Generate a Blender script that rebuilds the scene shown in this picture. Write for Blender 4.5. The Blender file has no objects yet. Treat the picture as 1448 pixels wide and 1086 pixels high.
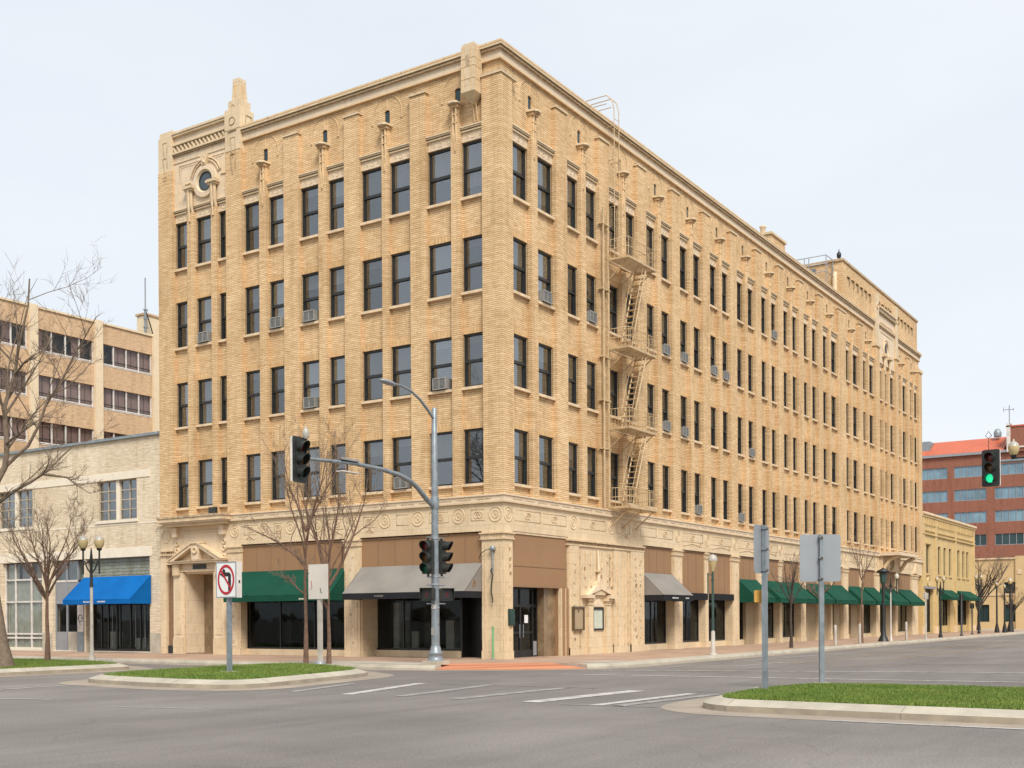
import bpy, bmesh, math, random
from mathutils import Vector, Matrix
import numpy as np
PI = math.pi
S = bpy.context.scene
COL = S.collection
rnd = random.Random(7)

# ------------------------------------------------------------------ camera
YAW, ROLL, FPX, CY = 0.991416, 0.0059396, 1630.49, 873.55
rv = Vector((math.cos(YAW), -math.sin(YAW), 0)); fv = Vector((math.sin(YAW), math.cos(YAW), 0)); uv = Vector((0, 0, 1))
cd = bpy.data.cameras.new('camera'); cam = bpy.data.objects.new('camera', cd); COL.objects.link(cam)
cd.sensor_width = 36.0; cd.lens = FPX / 1448 * 36.0; cd.shift_y = (CY - 543) / 1448
cd.clip_start = 0.1; cd.clip_end = 6000
X = rv * math.cos(ROLL) - uv * math.sin(ROLL); Y = rv * math.sin(ROLL) + uv * math.cos(ROLL); Z = -fv
M = Matrix(((X.x, Y.x, Z.x, -34.6552), (X.y, Y.y, Z.y, -23.0143), (X.z, Y.z, Z.z, 1.64892), (0, 0, 0, 1)))
cam.matrix_world = M
S.camera = cam

# ------------------------------------------------------------------ sky, sun, exposure
SUN_AZ, SUN_EL = math.radians(222), math.radians(48)      # azimuth clockwise from +Y
w = bpy.data.worlds.new('World'); S.world = w; w.use_nodes = True
nt = w.node_tree; nt.nodes.clear()
def wn(t, **k):
    n = nt.nodes.new(t)
    for a, b in k.items(): setattr(n, a, b)
    return n
sky = wn('ShaderNodeTexSky', sky_type='NISHITA', sun_disc=False, sun_elevation=SUN_EL, sun_rotation=SUN_AZ, dust_density=3.0)
bg1 = wn('ShaderNodeBackground'); bg1.inputs[1].default_value = 0.10
nt.links.new(sky.outputs[0], bg1.inputs[0])
tc = wn('ShaderNodeTexCoord'); mp = wn('ShaderNodeMapping'); mp.inputs['Scale'].default_value = (1.2, 1.2, 3.5)
nz = wn('ShaderNodeTexNoise'); nz.inputs['Scale'].default_value = 1.6; nz.inputs['Detail'].default_value = 5; nz.inputs['Roughness'].default_value = 0.55
nt.links.new(tc.outputs['Generated'], mp.inputs[0]); nt.links.new(mp.outputs[0], nz.inputs['Vector'])
cr = wn('ShaderNodeValToRGB')
cr.color_ramp.elements[0].position = 0.34; cr.color_ramp.elements[0].color = (0.785, 0.835, 0.89, 1)
cr.color_ramp.elements[1].position = 0.66; cr.color_ramp.elements[1].color = (0.865, 0.905, 0.94, 1)
nt.links.new(nz.outputs['Fac'], cr.inputs[0])
bg2 = wn('ShaderNodeBackground'); bg2.inputs[1].default_value = 0.78
nt.links.new(cr.outputs[0], bg2.inputs[0])
mx = wn('ShaderNodeMixShader'); mx.inputs[0].default_value = 0.88
nt.links.new(bg1.outputs[0], mx.inputs[1]); nt.links.new(bg2.outputs[0], mx.inputs[2])
wo = wn('ShaderNodeOutputWorld'); nt.links.new(mx.outputs[0], wo.inputs[0])
sd = bpy.data.lights.new('sun', 'SUN'); sd.energy = 2.7; sd.angle = math.radians(20); sd.color = (1.0, 0.955, 0.89)
sun = bpy.data.objects.new('sun', sd); COL.objects.link(sun)
sdir = Vector((math.sin(SUN_AZ) * math.cos(SUN_EL), math.cos(SUN_AZ) * math.cos(SUN_EL), math.sin(SUN_EL)))
sun.rotation_euler = (-sdir).to_track_quat('-Z', 'Y').to_euler(); sun.location = (-30, -40, 60)
S.view_settings.view_transform = 'Standard'; S.view_settings.look = 'None'
S.view_settings.exposure = 0.52; S.view_settings.gamma = 1.0
S.cycles.max_bounces = 8; S.cycles.transparent_max_bounces = 12

# ------------------------------------------------------------------ materials
class NT:
    def __init__(s, name):
        m = bpy.data.materials.new(name); m.use_nodes = True; s.m = m; s.t = m.node_tree
        s.b = s.t.nodes['Principled BSDF']; s.out = s.t.nodes['Material Output']
    def n(s, t, **k):
        n = s.t.nodes.new(t)
        for a, b in k.items():
            if a in n.inputs.keys(): n.inputs[a].default_value = b
            else: setattr(n, a, b)
        return n
    def l(s, a, b): s.t.links.new(a, b)
    def mixc(s, f, a, b, mode='MIX'):
        n = s.t.nodes.new('ShaderNodeMix'); n.data_type = 'RGBA'; n.blend_type = mode
        for k, v in ((0, f), (6, a), (7, b)):
            if hasattr(v, 'is_linked') or isinstance(v, bpy.types.NodeSocket): s.l(v, n.inputs[k])
            else: n.inputs[k].default_value = v if k == 0 else (*v, 1)[:4]
        return n.outputs[2]
    def ramp(s, fac, p0, c0, p1, c1):
        n = s.t.nodes.new('ShaderNodeValToRGB'); e = n.color_ramp.elements
        e[0].position = p0; e[0].color = (*c0, 1) if len(c0) == 3 else c0; e[1].position = p1; e[1].color = (*c1, 1)
        s.l(fac, n.inputs[0]); return n.outputs[0]
    def noise(s, vec, scale, detail=4, rough=0.5, sc=None):
        if sc is not None:
            mp = s.n('ShaderNodeMapping'); mp.inputs['Scale'].default_value = sc; s.l(vec, mp.inputs[0]); vec = mp.outputs[0]
        n = s.n('ShaderNodeTexNoise', Scale=scale, Detail=detail, Roughness=rough); s.l(vec, n.inputs['Vector']); return n.outputs['Fac']
    def pos(s): return s.n('ShaderNodeNewGeometry').outputs['Position']
    def wallvec(s, swap=False):
        sp = s.n('ShaderNodeSeparateXYZ'); s.l(s.pos(), sp.inputs[0])
        ad = s.n('ShaderNodeMath', operation='ADD'); s.l(sp.outputs[0], ad.inputs[0]); s.l(sp.outputs[1], ad.inputs[1])
        cb = s.n('ShaderNodeCombineXYZ')
        if swap: s.l(sp.outputs[2], cb.inputs[0]); s.l(ad.outputs[0], cb.inputs[1])
        else: s.l(ad.outputs[0], cb.inputs[0]); s.l(sp.outputs[2], cb.inputs[1])
        return cb.outputs[0]
    def bump(s, h, strength, dist=0.02):
        n = s.n('ShaderNodeBump', Strength=strength, Distance=dist); s.l(h, n.inputs['Height']); s.l(n.outputs[0], s.b.inputs['Normal'])
    def col(s, c):
        if isinstance(c, bpy.types.NodeSocket): s.l(c, s.b.inputs['Base Color'])
        else: s.b.inputs['Base Color'].default_value = (*c, 1)
    def rough(s, v): s.b.inputs['Roughness'].default_value = v

def plain(name, c, rough=0.6, metal=0.0, var=0.18, sc=3.0, spec=0.5):
    k = NT(name); p = k.pos(); a = k.noise(p, sc, 5, 0.6)
    k.col(k.ramp(a, 0.3, tuple(x * (1 - var) for x in c), 0.7, tuple(min(1, x * (1 + var)) for x in c)))
    k.rough(rough); k.b.inputs['Metallic'].default_value = metal; k.b.inputs['Specular IOR Level'].default_value = spec
    return k.m

def brick(name, c1, c2, mortar, bw=0.31, rh=0.066, ms=0.009, swap=False, stain=0.22, bump=0.5):
    k = NT(name); v = k.wallvec(swap)
    b = k.n('ShaderNodeTexBrick'); k.l(v, b.inputs['Vector'])
    b.inputs['Scale'].default_value = 1; b.inputs['Brick Width'].default_value = bw; b.inputs['Row Height'].default_value = rh
    b.inputs['Mortar Size'].default_value = ms; b.inputs['Mortar Smooth'].default_value = 0.3; b.inputs['Bias'].default_value = -0.1
    b.inputs['Color1'].default_value = (*c1, 1); b.inputs['Color2'].default_value = (*c2, 1); b.inputs['Mortar'].default_value = (*mortar, 1)
    bed = None
    if ms > 0.013 or swap:                            # deep raked bed joints, much thinner head joints
        b.inputs['Mortar Size'].default_value = 0.004
        sp = k.n('ShaderNodeSeparateXYZ'); k.l(v, sp.inputs[0])
        d_ = k.n('ShaderNodeMath', operation='DIVIDE'); d_.inputs[1].default_value = rh; k.l(sp.outputs[1], d_.inputs[0])
        fr = k.n('ShaderNodeMath', operation='FRACT'); k.l(d_.outputs[0], fr.inputs[0])
        pp = k.n('ShaderNodeMath', operation='PINGPONG'); pp.inputs[1].default_value = 0.5; k.l(fr.outputs[0], pp.inputs[0])
        wob = k.noise(v, 2.0, 3, 0.6, (3, 9, 1))
        bed = k.mixc(k.ramp(wob, 0.3, (0.35, 0.35, 0.35), 0.7, (1, 1, 1)), (1, 1, 1), k.ramp(pp.outputs[0], 0.07, (0.52, 0.44, 0.36), 0.20, (1.04, 1.04, 1.04)))
    # streaky variation along the courses, broad weathering, dark specks
    a = k.noise(v, 1.0, 6, 0.7, (2.2, 13.0, 1))
    c = k.mixc(0.75, b.outputs['Color'], k.ramp(a, 0.30, (0.62, 0.55, 0.46), 0.66, (1.14, 1.15, 1.17)), 'MULTIPLY')
    if bed is not None: c = k.mixc(0.9, c, bed, 'MULTIPLY')
    a2 = k.noise(v, 0.35, 5, 0.6)
    c = k.mixc(stain * 3, c, k.ramp(a2, 0.32, (0.80, 0.76, 0.70), 0.66, (1.08, 1.08, 1.08)), 'MULTIPLY')
    a4 = k.noise(v, 0.8, 4, 0.6, (2.6, 0.22, 1))
    c = k.mixc(0.55, c, k.ramp(a4, 0.33, (0.74, 0.68, 0.60), 0.5, (1.03, 1.03, 1.03)), 'MULTIPLY')
    a3 = k.noise(v, 6.0, 2, 0.5, (1.0, 2.2, 1))
    c = k.mixc(0.8, c, k.ramp(a3, 0.26, (0.55, 0.45, 0.36), 0.33, (1, 1, 1)), 'MULTIPLY')
    k.col(c); k.rough(0.85); k.b.inputs['Specular IOR Level'].default_value = 0.25
    if bump: k.bump(b.outputs['Fac'], -bump, 0.012)
    return k.m

def terracotta(name, c, bw=0.62, rh=0.42, dirt=0.35):
    k = NT(name); v = k.wallvec()
    b = k.n('ShaderNodeTexBrick'); k.l(v, b.inputs['Vector'])
    b.inputs['Scale'].default_value = 1; b.inputs['Brick Width'].default_value = bw; b.inputs['Row Height'].default_value = rh
    b.inputs['Mortar Size'].default_value = 0.006
    b.inputs['Color1'].default_value = (*c, 1); b.inputs['Color2'].default_value = (*[x * 0.93 for x in c], 1)
    b.inputs['Mortar'].default_value = (*[x * 0.66 for x in c], 1)
    a = k.noise(k.pos(), 1.3, 6, 0.65, (1, 1, 0.5))
    cc = k.mixc(dirt, b.outputs['Color'], k.ramp(a, 0.35, (0.62, 0.52, 0.40), 0.62, (1.1, 1.1, 1.1)), 'MULTIPLY')
    a2 = k.noise(k.pos(), 9.0, 3, 0.6, (1, 1, 0.35))
    cc = k.mixc(0.45, cc, k.ramp(a2, 0.27, (0.55, 0.42, 0.30), 0.42, (1, 1, 1)), 'MULTIPLY')
    k.col(cc); k.rough(0.6); k.bump(a2, 0.15, 0.02)
    return k.m

def glass(name, tint, gloss=0.3, rough=0.02, tr=(0.55, 0.6, 0.6)):
    k = NT(name); k.t.nodes.remove(k.b)
    g = k.n('ShaderNodeBsdfGlossy', Roughness=rough); g.inputs['Color'].default_value = (*tint, 1)
    t = k.n('ShaderNodeBsdfTransparent'); t.inputs['Color'].default_value = (*tr, 1)
    f = k.n('ShaderNodeLayerWeight'); f.inputs['Blend'].default_value = 0.5      # symmetric facing term, so both faces of a pane behave alike
    pw = k.n('ShaderNodeMath', operation='POWER'); pw.inputs[1].default_value = 3.5; k.l(f.outputs['Facing'], pw.inputs[0])
    ml = k.n('ShaderNodeMath', operation='MULTIPLY'); ml.inputs[1].default_value = 0.75; k.l(pw.outputs[0], ml.inputs[0])
    ad = k.n('ShaderNodeMath', operation='ADD'); ad.inputs[1].default_value = 0.03 + gloss; k.l(ml.outputs[0], ad.inputs[0])
    oi = k.n('ShaderNodeObjectInfo'); k.l(k.ramp(oi.outputs['Random'], 0.0, tuple(x * .62 for x in tint), 1.0, tuple(min(1, x * 1.12) for x in tint)), g.inputs['Color'])
    nn = k.noise(k.pos(), 0.9, 2, 0.5)
    bp = k.n('ShaderNodeBump', Strength=0.05, Distance=0.05); k.l(nn, bp.inputs['Height']); k.l(bp.outputs[0], g.inputs['Normal'])
    m = k.n('ShaderNodeMixShader'); k.l(ad.outputs[0], m.inputs[0]); k.l(t.outputs[0], m.inputs[1]); k.l(g.outputs[0], m.inputs[2])
    k.l(m.outputs[0], k.out.inputs['Surface']); return k.m

def objrand(name, c0, c1, rough=0.9):
    k = NT(name); o = k.n('ShaderNodeObjectInfo')
    c = k.ramp(o.outputs['Random'], 0.0, c0, 1.0, c1)
    a = k.noise(k.pos(), 1.0, 3, 0.5, (14, 14, 0.6))
    k.col(k.mixc(0.35, c, k.ramp(a, 0.3, (0.6, 0.6, 0.6), 0.7, (1.1, 1.1, 1.1)), 'MULTIPLY')); k.rough(rough); return k.m

MT = {}
MT['brick'] = brick('buff_brick', (0.762, 0.563, 0.338), (0.672, 0.462, 0.248), (0.34, 0.208, 0.102), rh=0.074, ms=0.014)
MT['soldier'] = brick('soldier_brick', (0.76, 0.545, 0.305), (0.68, 0.45, 0.225), (0.38, 0.225, 0.105), swap=True, bump=0.3)
MT['terra'] = terracotta('cream_terracotta', (0.695, 0.548, 0.355), dirt=.3)
MT['terra_lt'] = terracotta('pale_terracotta', (0.72, 0.57, 0.395), 0.9, 0.5, 0.12)
MT['sill'] = plain('limestone', (0.66, 0.50, 0.325), 0.8)
MT['ornament'] = plain('terracotta_relief', (0.62, 0.465, 0.29), 0.7, var=0.2, sc=5)
MT['orn_brick'] = plain('buff_terracotta_relief', (0.64, 0.445, 0.245), 0.75, var=0.15, sc=4)
MT['grime_shade'] = plain('weathered_shaded_trim', (0.46, 0.335, 0.205), 0.85, var=0.4, sc=6)  # weathered trim tone, also colours in the relief shade beside flutes
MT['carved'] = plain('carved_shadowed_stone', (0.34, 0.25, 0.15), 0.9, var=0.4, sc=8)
MT['panel'] = plain('brown_board', (0.285, 0.16, 0.078), 0.75, var=0.06, sc=0.7)
MT['panel2'] = plain('brown_board_trim', (0.25, 0.145, 0.078), 0.75, var=0.06)
MT['niche'] = plain('brown_niche', (0.25, 0.15, 0.085), 0.8)
MT['frame'] = plain('dark_window_metal', (0.022, 0.024, 0.024), 0.45, var=0.3)
MT['blackmetal'] = plain('black_metal', (0.010, 0.010, 0.010), 0.4)
MT['pane'] = glass('window_glass', (0.78, 0.805, 0.835), 0.20, 0.02, (0.72, 0.75, 0.75))
MT['officepane'] = glass('office_glass', (0.7, 0.75, 0.8), 0.0, 0.03, (0.85, 0.85, 0.85))
MT['shopglass'] = glass('shop_glass', (0.42, 0.45, 0.46), 0.0, 0.015, (0.80, 0.82, 0.82))
MT['blind'] = objrand('window_blind', (0.16, 0.16, 0.155), (0.50, 0.47, 0.44))
MT['curtain'] = objrand('grey_curtain', (0.035, 0.037, 0.037), (0.085, 0.087, 0.085))
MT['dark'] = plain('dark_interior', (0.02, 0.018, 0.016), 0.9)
MT['interior'] = plain('shop_interior', (0.10, 0.095, 0.08), 0.9, var=0.5, sc=0.8)
MT['interior2'] = plain('shop_interior_pale', (0.50, 0.48, 0.40), 0.9, var=0.3, sc=0.8)
MT['roof'] = plain('roof_gravel', (0.25, 0.23, 0.21), 0.95)
MT['granite'] = plain('brown_granite', (0.22, 0.15, 0.085), 0.35, var=0.35, sc=2.5)
MT['acwhite'] = plain('aged_white_plastic', (0.29, 0.28, 0.255), 0.5)
MT['acgrille'] = plain('grey_grille', (0.07, 0.07, 0.068), 0.6)
MT['escape'] = plain('tan_painted_steel', (0.50, 0.36, 0.20), 0.55, var=0.2, sc=4)
MT['galv'] = plain('galvanised_steel', (0.235, 0.265, 0.285), 0.42, 0.35, var=0.22, sc=5)
MT['galvsign'] = plain('aluminium_sign_back', (0.30, 0.315, 0.335), 0.5, 0.25, var=0.06, sc=2)
MT['signwhite'] = plain('sign_white', (0.72, 0.72, 0.70), 0.5, var=0.03)
MT['signcream'] = plain('sign_back_cream', (0.62, 0.57, 0.50), 0.6, var=0.04)
MT['signred'] = plain('sign_red', (0.42, 0.015, 0.025), 0.5, var=0.05)
MT['signblack'] = plain('sign_black', (0.012, 0.012, 0.012), 0.5)
MT['signyellow'] = plain('signal_yellow', (0.55, 0.30, 0.055), 0.5)
MT['sigblack'] = plain('signal_housing', (0.020, 0.022, 0.019), 0.5, var=0.3)
MT['lensred'] = plain('red_lens_off', (0.13, 0.012, 0.008), 0.25)
MT['reddim'] = plain('dim_red_symbol', (0.06, 0.008, 0.008), 0.4)
MT['lensamber'] = plain('amber_lens_off', (0.12, 0.05, 0.01), 0.25)
MT['lensgreen'] = plain('green_lens_off', (0.01, 0.09, 0.05), 0.25)
MT['iron'] = plain('black_iron', (0.016, 0.018, 0.017), 0.45)
MT['irongreen'] = plain('dark_green_iron', (0.035, 0.075, 0.06), 0.45)
MT['globe'] = plain('frosted_globe', (0.66, 0.60, 0.46), 0.25, var=0.08)
MT['globepale'] = plain('pale_globe_top', (0.40, 0.375, 0.32), 0.3, var=0.08)
MT['globetan'] = plain('amber_globe', (0.52, 0.40, 0.20), 0.25, var=0.08)
MT['postgrey'] = plain('concrete_post', (0.44, 0.40, 0.345), 0.85)
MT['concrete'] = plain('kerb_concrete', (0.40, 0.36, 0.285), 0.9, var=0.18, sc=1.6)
MT['kerbface'] = plain('brown_kerb_face', (0.30, 0.25, 0.185), 0.92, var=0.22, sc=2.0)  # vertical kerb face, browner and darker than the sloped top
MT['apron'] = plain('stained_concrete_apron', (0.29, 0.24, 0.19), 0.92, var=0.2, sc=0.8)
MT['bark_red'] = plain('reddish_bark', (0.17, 0.10, 0.066), 0.9, var=0.3, sc=8)
MT['bark'] = plain('brown_bark', (0.17, 0.125, 0.085), 0.9, var=0.3, sc=8)
MT['bark_dark'] = plain('dark_bark', (0.06, 0.045, 0.036), 0.9, var=0.3, sc=8)
MT['twig'] = plain('pale_twig', (0.22, 0.155, 0.11), 0.9, var=0.2, sc=8)
k = NT('signal_green_lit'); k.b.inputs['Base Color'].default_value = (0.02, 0.5, 0.25, 1)
k.b.inputs['Emission Color'].default_value = (0.02, 0.75, 0.33, 1); k.b.inputs['Emission Strength'].default_value = 0.75; MT['lensgreenlit'] = k.m
def cloth(name, c):
    k = NT(name); a = k.noise(k.pos(), 0.9, 4, 0.5)
    k.col(k.ramp(a, 0.3, tuple(x * 0.86 for x in c), 0.7, tuple(x * 1.1 for x in c))); k.rough(0.9); k.b.inputs['Specular IOR Level'].default_value = 0.12
    w_ = k.noise(k.pos(), 3.0, 2, 0.5); k.bump(w_, 0.25, 0.03); return k.m
MT['awn_green'] = cloth('green_canvas', (0.010, 0.064, 0.040)); MT['awn_blue'] = cloth('blue_canvas', (0.004, 0.115, 0.37))
MT['awn_grey'] = cloth('grey_canvas', (0.235, 0.215, 0.19)); MT['awn_black'] = cloth('black_canvas', (0.022, 0.022, 0.025))
MT['beige'] = brick('painted_beige_brick', (0.76, 0.655, 0.50), (0.71, 0.605, 0.455), (0.57, 0.475, 0.345), 0.24, 0.075, 0.007, stain=0.18, bump=0.35)
MT['beigetrim'] = plain('beige_concrete_band', (0.75, 0.665, 0.53), 0.85, var=0.06)
MT['beigebase'] = plain('grey_stone_base', (0.42, 0.37, 0.29), 0.85)
MT['metalcoping'] = plain('blue_grey_coping', (0.25, 0.29, 0.31), 0.5, 0.3)
MT['steelsash'] = plain('tan_steel_sash', (0.40, 0.34, 0.26), 0.6)
MT['glassblock'] = brick('glass_block', (0.30, 0.33, 0.29), (0.24, 0.28, 0.25), (0.11, 0.12, 0.11), 0.15, 0.15, 0.018, stain=0.05, bump=0.4)
MT['greencurtain'] = plain('pale_green_curtain', (0.50, 0.53, 0.43), 0.9, var=0.15, sc=2.5)
MT['greypanel'] = plain('grey_metal_panel', (0.25, 0.25, 0.255), 0.5, var=0.06)
MT['tanbrick'] = brick('tan_brick', (0.66, 0.475, 0.305), (0.60, 0.42, 0.26), (0.50, 0.36, 0.23), 0.26, 0.08, 0.008, stain=0.12, bump=0.2)
MT['tanpier'] = plain('cream_concrete', (0.70, 0.57, 0.39), 0.85, var=0.06)
MT['mullion'] = plain('pale_mullion', (0.62, 0.57, 0.52), 0.5)
MT['mauveblind'] = objrand('mauve_blind', (0.36, 0.23, 0.20), (0.46, 0.31, 0.27))
MT['redbrick'] = brick('red_brick', (0.31, 0.13, 0.09), (0.275, 0.115, 0.078), (0.25, 0.125, 0.09), 0.30, 0.10, 0.01, stain=0.1, bump=0.2)
MT['redroof'] = plain('red_metal_roof', (0.50, 0.125, 0.06), 0.45, var=0.08, sc=0.4)
MT['blueglass'] = plain('blue_office_glass', (0.17, 0.27, 0.335), 0.1, 0.2, var=0.35, sc=0.35)
MT['oculus'] = plain('oculus_glass', (0.055, 0.075, 0.085), 0.12, 0.1, var=0.3, sc=2)
MT['darkglass'] = plain('dark_office_glass', (0.02, 0.045, 0.05), 0.08, 0.0, var=0.35, sc=0.35)
MT['yellow'] = terracotta('yellow_stucco', (0.62, 0.45, 0.205), 1.6, 0.9, 0.22)
MT['yellowlow'] = plain('yellow_block', (0.58, 0.41, 0.21), 0.85, var=0.07, sc=0.6)
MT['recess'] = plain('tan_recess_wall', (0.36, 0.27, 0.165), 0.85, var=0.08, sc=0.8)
MT['bronze'] = plain('bronze_plaque', (0.14, 0.10, 0.055), 0.4, 0.5)
MT['green_box'] = plain('dark_green_box', (0.015, 0.045, 0.035), 0.5)
MT['greenpost'] = plain('pale_green_post', (0.18, 0.36, 0.17), 0.6)
MT['ramp'] = brick('orange_ramp_pavers', (0.56, 0.235, 0.125), (0.51, 0.205, 0.11), (0.42, 0.19, 0.115), 0.2, 0.1, 0.012, stain=0.1, bump=0.1)

def ground_mat():
    k = NT('asphalt'); p = k.pos()
    a = k.noise(p, 0.12, 6, 0.6); b = k.noise(p, 28.0, 3, 0.75); c2 = k.noise(p, 0.5, 5, 0.6, (0.25, 1.0, 1))
    c = k.ramp(a, 0.32, (0.150, 0.136, 0.126), 0.68, (0.222, 0.203, 0.186))
    c = k.mixc(0.6, c, k.ramp(c2, 0.35, (0.80, 0.79, 0.78), 0.65, (1.12, 1.11, 1.10)), 'MULTIPLY')
    st = k.noise(p, 0.19, 5, 0.65, (1.0, 0.35, 1)); c = k.mixc(k.ramp(st, 0.52, (0, 0, 0), 0.72, (0.5, 0.5, 0.5)), c, (0.235, 0.205, 0.175))
    dk = k.noise(p, 0.75, 5, 0.7, (0.12, 1.0, 1)); c = k.mixc(0.5, c, k.ramp(dk, 0.33, (0.76, 0.75, 0.75), 0.50, (1.04, 1.04, 1.04)), 'MULTIPLY')
    c = k.mixc(0.75, c, k.ramp(b, 0.30, (0.56, 0.56, 0.56), 0.70, (1.36, 1.36, 1.36)), 'MULTIPLY')
    v = k.n('ShaderNodeTexVoronoi', Scale=0.23, feature='DISTANCE_TO_EDGE'); 
    wv = k.n('ShaderNodeVectorMath', operation='ADD'); nn = k.n('ShaderNodeTexNoise', Scale=0.8, Detail=4); k.l(p, nn.inputs['Vector'])
    k.l(p, wv.inputs[0]); k.l(nn.outputs['Color'], wv.inputs[1]); k.l(wv.outputs[0], v.inputs['Vector'])
    c = k.mixc(0.30, c, k.ramp(v.outputs['Distance'], 0.0015, (0.62, 0.60, 0.58), 0.006, (1, 1, 1)), 'MULTIPLY')
    k.col(c); k.rough(0.9); k.b.inputs['Specular IOR Level'].default_value = 0.3; k.bump(b, 0.35, 0.012); return k.m
def walk_mat(name, c1, c2, size, dirt):
    k = NT(name); p = k.pos()
    b = k.n('ShaderNodeTexBrick'); b.offset = 0.0; k.l(p, b.inputs['Vector'])
    b.inputs['Scale'].default_value = 1; b.inputs['Brick Width'].default_value = size; b.inputs['Row Height'].default_value = size
    b.inputs['Mortar Size'].default_value = 0.012
    b.inputs['Color1'].default_value = (*c1, 1); b.inputs['Color2'].default_value = (*c2, 1); b.inputs['Mortar'].default_value = (*[x * 0.6 for x in c1], 1)
    a = k.noise(p, 0.5, 5, 0.6)
    k.col(k.mixc(dirt, b.outputs['Color'], k.ramp(a, 0.3, (0.6, 0.58, 0.55), 0.66, (1.15, 1.12, 1.1)), 'MULTIPLY')); k.rough(0.9); return k.m
MT['asphalt'] = ground_mat()
MT['walk'] = walk_mat('sidewalk_paving', (0.37, 0.245, 0.165), (0.42, 0.285, 0.20), 1.25, 0.6)
MT['crosswalk'] = walk_mat('concrete_walk', (0.40, 0.35, 0.29), (0.42, 0.37, 0.31), 1.5, 0.5)
def paint_mat(name, c, thr):
    k = NT(name); p = k.pos(); a = k.noise(p, 2.6, 7, 0.75)
    base = k.mixc(k.ramp(a, thr, (0, 0, 0), thr + 0.16, (1, 1, 1)), (0.22, 0.21, 0.20), c)
    k.col(base); k.rough(0.8); return k.m
MT['paint'] = paint_mat('worn_white_paint', (0.47, 0.445, 0.41), 0.36)
MT['paintfaint'] = paint_mat('faded_white_paint', (0.34, 0.32, 0.295), 0.45)
MT['paintyellow'] = paint_mat('worn_yellow_paint', (0.45, 0.27, 0.10), 0.42)
def grass_mat(name, c0, c1):
    k = NT(name); p = k.pos(); a = k.noise(p, 1.1, 5, 0.65); b = k.noise(p, 22.0, 2, 0.5)
    c = k.ramp(a, 0.3, c0, 0.7, c1)
    dry = k.noise(p, 2.3, 6, 0.75, (1, 1.6, 1)); c = k.mixc(k.ramp(dry, 0.50, (0, 0, 0), 0.72, (0.55, 0.55, 0.55)), c, tuple(min(1, x * y) for x, y in zip(c1, (1.35, 0.95, 1.6))))
    k.col(k.mixc(0.6, c, k.ramp(b, 0.3, (0.65, 0.7, 0.5), 0.7, (1.25, 1.2, 1.1)), 'MULTIPLY')); k.rough(0.8); return k.m
MT['soil'] = grass_mat('turf_base', (0.055, 0.085, 0.014), (0.10, 0.12, 0.03))
MT['grass'] = grass_mat('grass_blades', (0.092, 0.170, 0.019), (0.185, 0.245, 0.044))
MT['scrub'] = grass_mat('far_scrub', (0.06, 0.05, 0.03), (0.09, 0.075, 0.045))

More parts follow.
